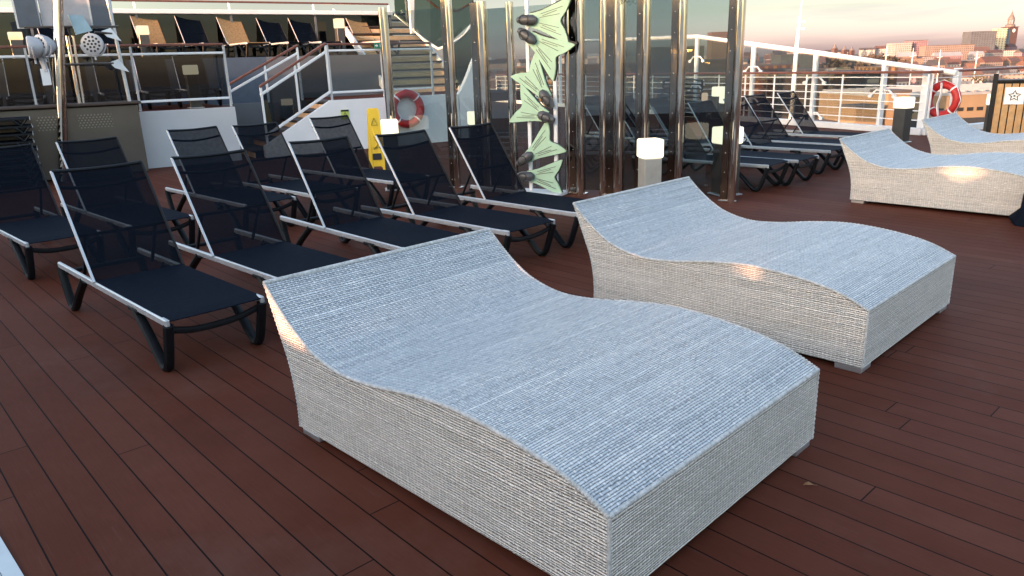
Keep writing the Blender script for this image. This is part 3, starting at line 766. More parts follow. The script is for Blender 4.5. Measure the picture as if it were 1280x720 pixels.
mb = MB(); tbox(mb, -14, sW1, 0, .12, 0, Z1); w1 = mb.build('bulkhead', M['shadewall']); tag(w1, 'low white bulkhead wall behind the left loungers', 'wall')
# sloping wall along the short stair
mb = MB(); z0s = .22
mb.prism([T(sS0-.25, 0, 0), T(sE, 0, 0), T(sE, 0, Z1+.02), T(sS1, 0, Z1+.02), T(sS0-.25, 0, z0s)], TN*.12)
w2 = mb.build('bulkhead', M['wallwhite']); tag(w2, 'white wall with a sloping top beside the short stair, behind the caution sign', 'wall')
# curved end rising to the right with the tall stair
mb = MB(); arc = []
for k in range(9):
    s_ = sE+.02+k*(s_of(593, 0, 100)-sE)/8; arc.append((s_, Z1+.02+.75*(k/8)**1.2))
mb.prism([T(sE+.02, .0, 0), T(arc[-1][0], 0, 0)]+[T(a, 0, z) for a, z in arc[::-1]], TN*.12)
tag(mb.build('bulkhead', M['wallwhite']), 'curved white wall piece rising behind the wide chrome post', 'wall')
# terrace floors
mb = MB(); tbox(mb, -14, sW1, .12, 3.0, Z1-.2, Z1-.004); tbox(mb, sS1+.3, sE+2, .12, 3.0, Z1-.2, Z1-.004); tag(mb.build('terrace_floor', M['deck']), kind='structure')
Z2 = 1.95; TT = 3.0; TW = 5.0
sC = s_of(489, TW, 40)            # corner of the window front
sG = s_of(335, TT, 95); sG2 = s_of(478, TT, 95)
mb = MB(); tbox(mb, -16, sG, TT, TT+.1, Z1-.2, Z2); tag(mb.build('bulkhead', M['slateblue']), 'dark bulkhead behind the row of black loungers on the first terrace', 'wall')
mb = MB(); tbox(mb, sG+.003, sG2, TT, TT+.1, Z1-.2, Z2); tag(mb.build('bulkhead', M['greywall']), 'plain grey bulkhead behind the glass left of the tall staircase', 'wall')
mb = MB(); tbox(mb, -16, sG2, TT+.103, TW+.3, Z2-.15, Z2-.004); tag(mb.build('upper_terrace_floor', M['darkwall']), kind='structure')
# stair 1 : climbs along the wall
def stair(name, label, n, base, run_dir, side_dir, width, z0, z1, run, cat='stairs'):
    r = empty(name, tuple(base), 0, label, cat)
    hz = (z1-z0)/n
    for k in range(n):
        c = run_dir*(run*(k+.5)/n)+side_dir*(width/2)
        ang = math.atan2(run_dir.y, run_dir.x)
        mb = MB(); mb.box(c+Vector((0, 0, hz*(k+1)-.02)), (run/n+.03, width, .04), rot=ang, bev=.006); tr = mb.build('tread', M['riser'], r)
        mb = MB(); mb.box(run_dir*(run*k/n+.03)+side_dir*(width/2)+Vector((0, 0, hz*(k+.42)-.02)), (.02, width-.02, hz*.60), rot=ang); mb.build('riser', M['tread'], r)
    return r
st1 = stair('short_stair', 'short stair with sunlight painted into its risers beside the sloping white wall', 6, T(sS0-.45, .14), TU, TN, 1.3, 0, Z1, sS1-sS0+.75)
mb = MB(); tbox(mb, sW1, sS1+.4, 1.46, 1.56, 0, Z1); tag(mb.build('bulkhead', M['greywall']), 'grey side wall on the far side of the short stair', 'wall')
# stair 2 : tall, climbing away behind the landing
s2a = s_of(478, 2.9, 100); s2b = s_of(566, 2.9, 100)
st2 = stair('tall_stair', 'tall open staircase with sunlight painted into its tan risers leading to the top deck', 11, T(s2a, 2.6, Z1), TN, TU, s2b-s2a, 0, 2.1, 3.2)
mb = MB()
for ds in (-.05, s2b-s2a+.0):
    mb.prism([TU*ds+TN*0+Vector((0, 0, -.05)), TU*ds+TN*3.2+Vector((0, 0, 2.0)), TU*ds+TN*3.2+Vector((0, 0, 2.22)), TU*ds+TN*0+Vector((0, 0, .2))], TU*.05)
mb.build('stringer', M['white'], st2)
# rails: helper
def tube_rail(mb, pts, r, flat=1.0, n=8): mb.tube(pts, r, n, flat=flat)
def balustrade(s0, s1, t, zf, label, zb=.17, zt=.98, zh=1.13, step=1.5, mat='glass_dark', hand=True):
    r = empty('balustrade', tuple(T(s0, t, zf)), 0, label, 'balustrade'); o_ = T(s0, t, zf)
    L = s1-s0; n = max(1, round(L/step))
    for k in range(n+1):
        p = TU*(L*k/n); mb = MB(); mb.box(p+Vector((0, 0, zh/2)), (.034, .05, zh-.02), rot=tang); mb.build('post', M['postgrey'], r)
    for z in (zb, zt):
        mb = MB(); mb.bar(Vector((0, 0, z)), TU*L+Vector((0, 0, z)), .05, .042, bev=.01); mb.build('rail_bar', M['white'], r)
    if hand:
        mb = MB(); mb.bar(Vector((0, 0, zh)), TU*L+Vector((0, 0, zh)), .07, .045, bev=.015); mb.build('handrail', M['teak'], r)
    for k in range(n):
        a, b = TU*(L*k/n+.04), TU*(L*(k+1)/n-.04)
        mb = MB(); mb.bar(a+Vector((0, 0, (zb+zt)/2)), b+Vector((0, 0, (zb+zt)/2)), .01, zt-zb-.07); mb.build('glass_pane', M[mat], r)
    return r
balustrade(-14, sW1-.05, .06, Z1, 'long glass balustrade with brown handrail in front of the black lounger row')
balustrade(sS1+.05, s_of(540, .06, 90), .06, Z1, 'glass balustrade with white rails above the wall lifebuoy', zh=1.10, zt=.98, mat='glass')
# sloped stair rails (near side and far side)
for t_, lab in ((.06, 'sloping glass banister with brown handrail on the near side of the short stair'), (1.5, 'sloping brown handrail on the far side of the short stair')):
    a, b = T(s_of(324, t_, 110), t_, z_of(324, 119, t_)), T(s_of(408, t_, 62), t_, z_of(408, 64, t_))
    if t_ > 1:
        a, b = T(s_of(284, t_, 104), t_, z_of(284, 116, t_)), T(s_of(372, t_, 60), t_, z_of(372, 66, t_))
    r = empty('banister', tuple(a.xy)+(0,), 0, lab, 'banister'); o_ = Vector((a.x, a.y, 0))
    up = Vector((0, 0, .15))
    mb = MB(); mb.bar(a-o_, b-o_, .045, .05, bev=.01); mb.build('rail_bar', M['white'], r)
    mb = MB(); mb.bar(a-o_+up, b-o_+up, .065, .05, bev=.015); mb.build('handrail', M['teak'], r)
    lo = .78
    if t_ < 1:
        mb = MB(); mb.bar(a-o_-Vector((0, 0, lo)), b-o_-Vector((0, 0, lo)), .05, .05, bev=.01); mb.build('bottom_bar', M['white'], r)
        mb = MB(); mb.prism([a-o_-Vector((0, 0, lo-.04)), b-o_-Vector((0, 0, lo-.04)), b-o_-Vector((0, 0, .04)), a-o_-Vector((0, 0, .04))], TN*.01); mb.build('glass_pane', M['glass_dark'], r)
    for k in (0.02, .52, .99):
        p = a.lerp(b, k)-o_; zb_ = 0 if (k < .1 or t_ > 1) else p.z-lo
        mb = MB(); mb.box((p.x, p.y, (p.z+.12+zb_)/2), (.04, .04, p.z+.12-zb_), rot=tang); mb.build('post', M['white'], r)
# tall stair: sloping rails, glass and tall post
sr = empty('stair_glazing', tuple(T(s2b, 2.6, Z1)), 0, 'greenish glass panels and white rails beside the tall staircase', 'glass panel'); o_ = T(s2b, 2.6, Z1)
def SP(px, py, t): return T(s_of(px, t, py), t, z_of(px, py, t))-o_
mb = MB(); mb.tube([SP(494, 18, 4.6), SP(513, 33, 4.1), SP(530, 50, 3.5), SP(548, 61, 2.7), SP(562, 56, 2.5), SP(580, 45, 2.6), SP(592, 26, 2.8)], .035, 8); mb.build('rail_bar', M['white'], sr, smooth=True)
mb = MB(); mb.tube([SP(527, -6, 4.2), SP(550, 12, 3.4), SP(572, 14, 3.0), SP(592, 2, 2.8)], .03, 8); mb.build('handrail', M['teak'], sr, smooth=True)
mb = MB(); a_, b_ = SP(514, -8, 4.0), SP(516, 42, 4.0); mb.box((a_+b_)/2, (.14, .10, (a_-b_).length), rot=tang); mb.build('post', M['white'], sr)
for k_, (tt, qs) in enumerate(((4.1, [(492, -12), (512, -12), (512, 34), (494, 18)]), (3.2, [(518, 38), (518, -12), (556, -12), (556, 60), (548, 60)]), (2.7, [(560, 56), (560, -6), (592, -2), (592, 26)]), (2.35, [(570, 112), (567, 56), (594, 30), (594, 80)]))):
    mb = MB(); mb.prism([SP(x, y, tt) for x, y in qs], TN*.012); mb.build('glass_pane', M['glass_stair'], sr)

# window front of the upper terrace with white fascia and top rail
ZW = 3.0
wf = empty('window_front', tuple(T(-16, TW, Z2)), 0, 'dark glazed front with white fascia behind the upper lounger row', 'window wall'); o_ = T(-16, TW, Z2)
L = sC+16
mb = MB(); mb.box(TU*(L/2)+TN*.25+Vector((0, 0, (ZW-Z2)/2)), (L, .3, ZW-Z2), rot=tang); mb.build('back_wall', M['darkwall'], wf)
n = 11
for k in range(n):
    mb = MB(); mb.box(TU*(L*(k+.5)/n)+Vector((0, 0, (ZW-Z2)/2)), (L/n-.06, .014, ZW-Z2-.02), rot=tang); mb.build('window_pane', M['glass_dark'], wf)
for k in range(n+1):
    mb = MB(); mb.box(TU*(L*k/n)+Vector((0, 0, (ZW-Z2)/2)), (.05, .05, ZW-Z2-.004), rot=tang); mb.build('mullion', M['greywall'], wf)
mb = MB(); mb.box(TU*(L/2)+TN*.15+Vector((0, 0, ZW-Z2+.05)), (L+.1, .5, .10), rot=tang, bev=.01); mb.build('fascia', M['white'], wf)
for k in range(0, 12):
    mb = MB(); mb.box(TU*(L*k/11)+TN*.05+Vector((0, 0, ZW-Z2+.19)), (.04, .04, .18), rot=tang); mb.build('rail_post', M['white'], wf)
mb = MB(); mb.bar(TN*.05+Vector((0, 0, ZW-Z2+.29)), TU*L+TN*.05+Vector((0, 0, ZW-Z2+.29)), .07, .045, bev=.015); mb.build('handrail', M['teak'], wf)
# side of the house running back from the corner
mb = MB(); mb.prism([T(sC, TW+.02, Z1-.1), T(sC, TW+6, Z1-.1), T(sC, TW+6, ZW+.1), T(sC, TW+.02, ZW+.1)], -TU*.1)
tag(mb.build('bulkhead', M['wallwhite']), 'white side wall running back left of the tall staircase', 'wall')

# loungers on the terraces
GT1 = 'black loungers lined up behind the long glass balustrade'
ang_t = math.atan2(TN.y, TN.x)
T1 = [-5.6+.74*k for k in range(10)]
for k, s_ in enumerate(T1):
    p = T(s_, .75)
    place_lounger((p.x, p.y), ang_t-R(2), ['black lounger behind the long balustrade at the left edge, left of the steel counter', 'black lounger behind the balustrade above the left part of the steel counter',
        'black lounger behind the balustrade just left of the tall chrome rod', 'black lounger behind the balustrade between rod and floodlight', 'black lounger behind the balustrade under the right floodlight',
        'black lounger behind the balustrade at the slanted blue-white mast', 'black lounger behind the balustrade left of the glowing lamp on the terrace', 'black lounger behind the balustrade right beside the glowing terrace lamp',
        'black lounger behind the balustrade two places right of the terrace lamp', 'black lounger at the stair end of the long balustrade'][k], GT1, z=Z1)
GT2 = 'loungers on the upper terrace below the white fascia'
T2 = [(-2.6, 't', 'sunset-painted tan lounger on the upper terrace at the left, behind the steel mast'), (-.9, 'n', 'black lounger on the upper terrace right of the first lamp there'), (.05, 'n', 'black lounger on the upper terrace between the lamp and a tan one'),
      (1.0, 't', 'sunset-painted tan lounger on the upper terrace nearest the left half of the fascia'), (1.95, 'n', 'black lounger on the upper terrace right of the left tan lounger'), (2.9, 't', 'sunset-painted tan lounger in the middle of the upper terrace row'),
      (3.85, 'n', 'black lounger on the upper terrace right of the middle tan one'), (4.65, 'n', 'black lounger on the upper terrace just left of the tall glowing lamp'), (6.2, 't', 'sunset-painted tan lounger on the upper terrace right of the tall glowing lamp')]
ft = [True]
for s_, kd, lab in T2:
    p = T(s_, 3.35)
    if kd == 't' and ft[0]:
        o = sunset_tan0; ft[0] = False; o.location = (p.x, p.y, Z2); o.rotation_euler.z = ang_t+R(8); tag(o, lab, 'sun lounger', GT2)
    else: place_lounger((p.x, p.y), ang_t+R(8), lab, GT2, src=sunset_tan0 if kd == 't' else lounger0, z=Z2)
for px, py, t_, zf, w_, hs, lab in ((237, 81, .5, Z1, .24, .18, 'lit lamp standing between the black loungers on the first terrace'), (177, 32, 4.3, Z2, .24, .20, 'lit lamp on the upper terrace at the left under the fascia'),
                           (423, 23, 4.3, Z2, .22, .24, 'lit lamp on the upper terrace near the stair end'), (18, 40, 4.3, Z2, .26, .16, 'lit lamp on the upper terrace at the left edge')):
    p = T(s_of(px, t_, py), t_); lamp((p.x, p.y, zf), lab, z_of(px, py, t_)-zf, hs=hs, w_=w_, rz=tang, shade='warmlamp')

stack(T(s_of(49, -1.25, 205), -1.25), 9, tang+math.pi, 'at the left edge of the deck')
stack(deck(852, 152), 9, R(95), 'behind the glass by the far lamps')
# EXIT sign
def text(s, size, mat, parent, m, name='lettering', ext=.002):
    cu = bpy.data.curves.new(name, 'FONT'); cu.body = s; cu.size = size; cu.align_x = 'CENTER'; cu.align_y = 'CENTER'; cu.extrude = ext
    tmp = bpy.data.objects.new('tmp', cu); COL.objects.link(tmp)
    dg = bpy.context.evaluated_depsgraph_get(); me = bpy.data.meshes.new_from_object(tmp.evaluated_get(dg)); bpy.data.objects.remove(tmp)
    me.materials.clear(); me.materials.append(mat); me.transform(m)
    o = bpy.data.objects.new(name, me); COL.objects.link(o); o.parent = parent; return o
FACE = Matrix.Rotation(math.pi/2, 4, 'X')     # text upright, reading from -Y
t_ = -.03; p = T(s_of(477, t_, 56), t_, z_of(477, 57, t_)); ex = empty('exit_sign', tuple(p), tang, 'small green sign reading EXIT with a white mark beside the tall staircase', 'sign')
mb = MB(); mb.box((0, 0, 0), (.33, .02, .115), bev=.004); mb.build('plate', M['exit'], ex)
text('EXIT', .10, M['white'], ex, Matrix.Translation((.05, -.013, 0)) @ FACE)
mb = MB(); mb.bar((-.15, -.013, 0), (-.09, -.013, 0), .004, .018); mb.bar((-.13, -.013, .03), (-.09, -.013, 0), .004, .018, up=(0, 1, 0)); mb.bar((-.13, -.013, -.03), (-.09, -.013, 0), .004, .018, up=(0, 1, 0)); mb.build('arrow', M['white'], ex)
# small yellow-green notice on the sloping wall
p = T(s_of(431, 0, 143)+0, -.012, z_of(431, 143)); nt_ = empty('safety_notice', tuple(p), tang, 'small square yellow-green notice with a black pictogram on the white wall', 'sign')
M['lime'] = plain('lime_print', (.55, .62, .12), .5)
mb = MB(); mb.box((0, 0, 0), (.17, .012, .19), bev=.002); mb.build('plate', M['lime'], nt_)
mb = MB(); mb.box((0, -.008, .075), (.168, .004, .036)); mb.box((.035, -.008, -.045), (.05, .004, .02)); mb.bar((-.05, -.008, -.06), (0, -.008, .045), .004, .016, up=(0, 1, 0)); mb.bar((0, -.008, .045), (.05, -.008, -.06), .004, .016, up=(0, 1, 0)); mb.build('pictogram', M['ink'], nt_)

# lifebuoy on the wall + white card
p = T(s_of(506, 0, 135), -.1, z_of(506, 136)); lifebuoy(p, .41, tang, 'red lifebuoy hanging on the white wall behind the slim chrome post')
# lifebuoy on the rail, turned almost edge on
p = deck(1171, 166)+Vector((-.03, -.1, 0)); zz = at(1171, 125, p.y).z
lb = lifebuoy((p.x, p.y, zz), .37, R(-62), 'orange-red lifebuoy with a white strap hanging at the bend of the rail')
mb = MB(); mb.tube(spline([(0, -.09, .33), (.02, -.11, .1), (-.02, -.11, -.1), (.01, -.09, -.3)], 5), .03, 6, flat=.5); mb.build('strap', M['white'], lb, smooth=True)

# ---- yellow folding caution sign
p = deck(472, 211); cs = empty('caution_sign', tuple(p), R(14), 'yellow folding caution sign standing behind the loungers by the lit lamp', 'caution sign')
H_ = at(473, 135, p.y).z
for s_ in (-1, 1):
    mb = MB(); q = [(-.125, s_*.17, 0), (-.08, s_*.17, 0), (-.065, s_*.15, .06), (.065, s_*.15, .06), (.08, s_*.17, 0), (.125, s_*.17, 0), (.095, s_*.02, H_-.03), (.07, s_*.012, H_), (-.07, s_*.012, H_), (-.095, s_*.02, H_-.03)]
    mb.prism(q, (0, s_*.014, 0)); pn = mb.build('panel', M['yellow'], cs)
    if s_ < 0:
        def ps(x, z): return (x, -.17+(z/H_)*.155-.018, z)
        mb = MB(); mb.prism([ps(-.07, .17), ps(.07, .17), ps(.07, .27), ps(-.07, .27)], (0, -.003, 0)); mb.build('print', M['ink'], pn)
        mb = MB(); mb.bar(ps(-.04, .33), ps(.035, .42), .004, .02, up=(0, 1, 0)); mb.bar(ps(.035, .42), ps(-.02, .50), .004, .022, up=(0, 1, 0)); mb.bar(ps(-.05, .36), ps(.06, .36), .004, .012, up=(0, 1, 0)); mb.lathe([(.016, 0), (.016, .003)], c=ps(-.02, .53), n=10); mb.build('print', M['ink'], pn)
        mb = MB(); mb.bar(ps(-.05, .72), ps(0, .83), .004, .010, up=(0, 1, 0)); mb.bar(ps(0, .83), ps(.05, .72), .004, .010, up=(0, 1, 0)); mb.bar(ps(-.05, .72), ps(.05, .72), .004, .010, up=(0, 1, 0)); mb.build('print', M['ink'], pn)

# ---- wooden bin at the right with a star sign, and a yellow sign beyond it
pb = deck(1262, 186); bn = empty('wooden_bin', tuple(pb), R(-30), 'wood-slatted bin enclosure with dark corner posts behind the farthest daybed', 'bin')
M['slat'] = plain('bin_slats', (.40, .24, .11), .55, var=.2, scale=12)
HB = 1.1; WB = .62
mb = MB(); mb.box((0, .25, HB/2), (WB-.02, .46, HB-.04)); mb.build('liner', M['black'], bn)
mb = MB()
for k in range(6): mb.box((-WB/2+.052+k*.103, -.01, HB/2-.02), (.088, .022, HB-.08), bev=.004)
mb.build('slats', M['slat'], bn)
for x in (-WB/2-.03, WB/2+.03):
    mb = MB(); mb.box((x, .0, HB/2+.05), (.07, .07, HB+.10), bev=.005); mb.build('corner_post', M['black'], bn)
mb = MB(); mb.box((0, .22, HB-.015), (WB, .5, .03), bev=.005); mb.build('lid', M['black'], bn)
mb = MB(); mb.box((-.05, -.03, HB-.25), (.27, .012, .27), bev=.003); sg = mb.build('sign_plate', M['white'], bn)
mb = MB(); pts5 = [(-.05+math.cos(R(90+72*k))*.085, -.039, HB-.25+math.sin(R(90+72*k))*.085) for k in range(5)]
inn = [(-.05+math.cos(R(126+72*k))*.04, -.039, HB-.25+math.sin(R(126+72*k))*.04) for k in range(5)]
ring_ = [v for k in range(5) for v in (pts5[k], inn[k])]; mb.tube(ring_, .009, 5, closed=True); mb.lathe([(.014, 0), (.014, .02)], c=(-.05, -.039, HB-.26), n=8); mb.build('star_mark', M['ink'], sg)
py_ = Vector((pb.x+.42, pb.y-.35, 0)); ys = empty('caution_sign', tuple(py_), R(-20), 'yellow folding caution sign leaning at the right edge beside the wooden bin', 'caution sign')
for s_ in (-1, 1):
    mb = MB(); q = [(-.15, s_*.2, 0), (.15, s_*.2, 0), (.12, s_*.02, .92), (-.12, s_*.02, .92)]; mb.prism(q, (0, s_*.014, 0)); pn = mb.build('panel', M['yellow'], ys)
    if s_ < 0:
        for k in range(4):
            z = .45+k*.1; yy = -.2+.18*z/.92-.018; mb = MB(); mb.bar((-.09, yy, z), (.09, yy, z), .004, .035); mb.build('print', M['ink'], pn)
# black garment hanging over the foot of the right daybed, at the photo's edge
t3 = deck(1279, 283); mb = MB()
prof = [(-.20, 0), (-.22, .06), (-.15, .16), (-.13, .30), (-.10, .44), (-.03, .50), (.16, .50), (.20, .3), (.22, .1), (.2, 0)]
vs_ = []
for j in range(7):
    k = j/6-.5; sc_ = 1-.5*abs(k)**2*2
    for x, z in prof: vs_.append((x*sc_+.012*math.sin(z*30+j), k*.32, z*(1-.15*abs(k)*2)))
npf = len(prof); fs_ = [[j*npf+i, j*npf+i+1, (j+1)*npf+i+1, (j+1)*npf+i] for j in range(6) for i in range(npf-1)]
fs_ += [list(range(npf)), [6*npf+i for i in range(npf)][::-1]]+[[j*npf, (j+1)*npf, (j+1)*npf+npf-1, j*npf+npf-1] for j in range(6)]
mb.add(vs_, fs_); o = mb.build('black_bag', M['sling'], smooth=True); o.location = (t3.x+.16, t3.y+.05, 0); o.rotation_euler.z = R(-40); tag(o, 'black soft bag at the right edge against the foot of the right daybed', 'bag')

# ================================================================== steel counter and light rig on the left
rig = empty('steel_counter', tuple(T(-1.4, -.35)), tang, 'grey steel bar counter with perforated front below the floodlights', 'counter')
L_ = 2.75; HC = z_of(120, 131, -.35)
mb = MB(); mb.box((0.0, .02, HC/2), (L_, .50, HC-.02), bev=.02); mb.build('panel', M['steel'], rig)
mb = MB(); mb.box((0, 0, HC+.015), (L_+.1, .62, .045), bev=.01); mb.build('counter_top', M['riser'], rig)
mb = MB()
t = NT('perforated_steel'); g = t.n('ShaderNodeTexCoord').outputs['Object']; sp = t.n('ShaderNodeSeparateXYZ'); t.l(g, sp.inputs[0])
rowz = t.M('FLOOR', t.M('DIVIDE', sp.outputs[2], .04)); xo = t.M('ADD', t.M('DIVIDE', sp.outputs[0], .05), t.M('MULTIPLY', rowz, .5))
dx_ = t.M('MULTIPLY', t.M('SUBTRACT', t.M('FRACT', xo), .5), .05); dz_ = t.M('MULTIPLY', t.M('SUBTRACT', t.M('FRACT', t.M('DIVIDE', sp.outputs[2], .04)), .5), .04)
dd_ = t.M('SQRT', t.M('ADD', t.M('MULTIPLY', dx_, dx_), t.M('MULTIPLY', dz_, dz_))); c = t.mix(t.M('LESS_THAN', dd_, .012), (.125, .105, .09, 1), (.26, .24, .22, 1))
M['perf'] = t.done(t.bsdf(c, .35, .7))
for c0, n0_ in ((.03, .34), (.70, .50)):
    mb = MB(); mb.box((c0, -.2325, HC-.25), (n0_, .004, .22)); mb.build('perforated_plate', M['perf'], rig)
mb = MB()
def rigp(px, py, t): return T(s_of(px, t, py), t, z_of(px, py, t))
rg = empty('light_rig', tuple(T(-1.4, -.5)), 0, 'tall steel rig with chrome rod, slanted mast, hanging screens and cross bars', 'lighting rig'); ro = T(-1.4, -.5)
mb = MB(); a_, b_ = rigp(71, -30, -.75), T(s_of(75, -.75, 200), -.75, 0); mb.tube([a_-ro, b_-ro], .075, 16); mb.build('chrome_rod', M['chrome'], rg, smooth=True)
mb = MB(); a_, b_ = rigp(128, -30, -.5), rigp(180, 210, -.5); mb.bar(b_-ro, a_-ro, .05, .09, bev=.012, up=tuple(TN)); mb.build('slanted_mast', M['alu'], rg)
mb = MB()
for (xa, ya), (xb, yb_) in (((75, 81), (142, 79)), ((118, 40), (140, 42)), ((30, 34), (148, 33))):
    mb.tube([rigp(xa, ya, -.62)-ro, rigp(xb, yb_, -.55)-ro], .018, 8)
mb.build('cross_bars', M['steel'], rg, smooth=True)
for (xa, ya) in ((136, 42), (146, 81)):
    mb = MB(); a_ = rigp(xa, ya, -.56)-ro; mb.prism([a_+Vector((-.09, -.05, .04)), a_+TU*.04+Vector((0, 0, .09)), a_+TU*.17+Vector((0, 0, -.12)), a_+Vector((-.02, -.03, -.05))], TN*.04); mb.build('bracket', M['white'], rg)
mb = MB(); mb.tube([rigp(84, 45, -.45)-ro, rigp(100, 131, -.45)-ro], .028, 8); mb.tube([rigp(91, 45, -.45)-ro, rigp(105, 131, -.45)-ro], .022, 8); mb.build('copper_pipes', M['chrome'], rg, smooth=True)
M['panelgrey'] = plain('pale_panel', (.42, .42, .45), .5); M['screen'] = plain('slate_screen', (.07, .085, .12), .25)
for (q, mat, fr) in ((((-2, -30), (14, -30), (24, 35), (52, 34), (38, -30)), None, 0),):
    pass
def quad(qs, t, th, name, mat, parent, o_):
    mb = MB(); mb.prism([rigp(x, y, t)-o_ for x, y in qs], TN*th); return mb.build(name, mat, parent)
quad([(10, -30), (37, -30), (51, 33), (24, 34)], -.50, .05, 'hanging_screen', M['screen'], rg, ro)
quad([(7, -30), (40, -30), (53, 35), (22, 36)], -.447, .03, 'screen_frame', M['white'], rg, ro)
quad([(41, -30), (68, -30), (69, 36), (54, 34)], -.44, .06, 'pale_panel', M['panelgrey'], rg, ro)
quad([(78, -30), (108, -30), (116, 32), (78, 33)], -.44, .06, 'pale_panel', M['panelgrey'], rg, ro)
quad([(106, -30), (132, -30), (141, 32), (117, 32)], -.50, .05, 'hanging_screen', M['screen'], rg, ro)
quad([(103, -30), (134, -30), (144, 35), (115, 35)], -.447, .03, 'screen_frame', M['white'], rg, ro)
mb = MB(); a_ = rigp(100, 30, -.7)-ro; mb.prism([a_+TU*-.14+Vector((0, 0, .14)), a_+TU*.06+Vector((0, 0, .13)), a_+TU*.16+Vector((0, 0, -.10)), a_+TU*-.08+Vector((0, 0, -.16))], TN*.16)
M['blue'] = plain('pale_blue_metal', (.32, .45, .52), .4); mb.build('spot_housing', M['blue'], rg)
# floodlights, round faces with holes
def flood(px, py, yaw, label):
    p = rigp(px, py, -.85); r = empty('floodlight', tuple(p), yaw, label, 'floodlight', 'round floodlights on the rig'); rad = .165
    mb = MB(); mb.lathe([(rad*.55, -.20), (rad*.86, -.12), (rad, -.04), (rad, .0), (rad*.9, .012)], n=28); mb.v = [Vector((v.x, -v.z, v.y)) for v in mb.v]; hs_ = mb.build('housing', M['panelgrey'], r, smooth=True)
    mb = MB(); cs_ = [(0, 0)]+[(.055*math.cos(R(60*k)), .055*math.sin(R(60*k))) for k in range(6)]+[(.11*math.cos(R(30*k+15)), .11*math.sin(R(30*k+15))) for k in range(12)]
    for x, z in cs_: mb.cyl((x, -.011, z), (x, -.0155, z), .0185, n=10)
    mb.build('lens_holes', M['ink'], hs_)
    mb = MB(); mb.tube([(rad*1.12*math.cos(R(a)), .05, rad*1.12*math.sin(R(a))) for a in range(180, 361, 20)], .014, 6); mb.tube([(0, .05, -rad*1.12), (0, .05, -rad*1.5)], .016, 6); mb.build('yoke', M['panelgrey'], r, smooth=True)
    return r
flood(50, 57, R(-25), 'round perforated floodlight left of the chrome rod, the one facing the camera')
flood(36, 59, R(-62), 'round floodlight at the far left of the rig, seen nearly edge on')
flood(115, 55, R(12), 'round perforated floodlight right of the chrome rod')
mb = MB(); mb.bar(rigp(50, 68, -.8)-ro, rigp(58, 90, -.8)-ro, .06, .06); mb.build('lamp_arm', M['panelgrey'], rg)
quad([(50, 86), (61, 86), (65, 106), (54, 107)], -.82, .05, 'power_box', M['white'], rg, ro)

# ================================================================== pool edge in the near left corner, fallen leaf
pe = [deck(-60, 640), deck(0, 668), deck(36, 730), deck(-40, 760)]
mb = MB(); a_, b_ = deck(-30, 622), deck(44, 745); d_ = (b_-a_).normalized(); n_ = Vector((-d_.y, d_.x, 0)); n_ = n_ if n_.x < 0 else -n_
mb.prism([a_+Vector((0, 0, .004)), b_+Vector((0, 0, .004)), b_+n_*.05+Vector((0, 0, .004)), a_+n_*.05+Vector((0, 0, .004))], (0, 0, .006)); tag(mb.build('pool_edge_strip', M['pad']), kind='structure')
t = NT('pool_tiles'); g = t.n('ShaderNodeTexCoord').outputs['Object']; br = t.n('ShaderNodeTexBrick'); br.offset = 0; t.l(g, br.inputs[0])
for k_, v_ in (('Scale', 1), ('Brick Width', .13), ('Row Height', .13), ('Mortar Size', .004)): br.inputs[k_].default_value = v_
br.inputs['Color1'].default_value = (.42, .50, .58, 1); br.inputs['Color2'].default_value = (.48, .56, .63, 1); br.inputs['Mortar'].default_value = (.2, .22, .25, 1)
M['tiles'] = t.done(t.bsdf(br.outputs[0], .3))
mb = MB(); mb.prism([a_+n_*.052+Vector((0, 0, .003)), b_+n_*.052+Vector((0, 0, .003)), b_+n_*.9+Vector((0, 0, .003)), a_+n_*.9+Vector((0, 0, .003))], (0, 0, .005)); tag(mb.build('pool_surround', M['tiles']), kind='structure')
lf = deck(1010, 607); mb = MB(); mb.add([(-.02, 0, .003), (0, -.008, .008), (.022, -.002, .004), (.005, .010, .012), (-.01, .006, .010)], [[0, 1, 2, 3, 4]]); mb.tube([(.02, -.002, .004), (.035, -.006, .003)], .0012, 4)
M['leaf'] = plain('dry_leaf', (.20, .09, .03), .7); o = mb.build('dry_leaf', M['leaf']); o.location = lf; tag(o, 'tiny dry leaf lying on the planks right of the near daybed', 'leaf')

# ================================================================== unseen wall added behind the camera to shade the deck
sh = Vector((SUNV.x, SUNV.y, 0)).normalized(); sp_ = Vector((-sh.y, sh.x, 0)); SD = 8.0; sc0 = sh*SD
def on_occluder(p):
    """where the sun ray through p meets the deckhouse plane: (across, height)"""
    p = Vector(p); k = (SD-p.dot(sh))/SUNV.dot(sh); q = p+SUNV*k; return q.dot(sp_), q.z
def daybed_pt(i, x, z):
    (bx, by), a, _ = DB[i]; return (bx+x*math.cos(a), by+x*math.sin(a), z)
holes = []  # openings traced back along the sun ray from the wanted patches
def hole(i, x0, x1, z0, z1):
    a = on_occluder(daybed_pt(i, x0, z0)); b = on_occluder(daybed_pt(i, x1, z1)); c_ = on_occluder(daybed_pt(i, x0, z1)); d_ = on_occluder(daybed_pt(i, x1, z0))
    us = [q[0] for q in (a, b, c_, d_)]; zs = [q[1] for q in (a, b, c_, d_)]; holes.append((min(us), max(us), min(zs), max(zs)))
for x0, x1, z0, z1 in ((1.64, 1.70, .45, .485), (1.70, 1.76, .45, .52), (1.76, 1.82, .46, .56), (1.82, 1.88, .47, .62), (1.88, 1.94, .56, .675)): hole(0, x0, x1, z0, z1)
for x0, x1, z0, z1 in ((.60, .66, .425, .465), (.66, .72, .445, .468), (.72, .78, .46, .472)): hole(1, x0, x1, z0, z1)
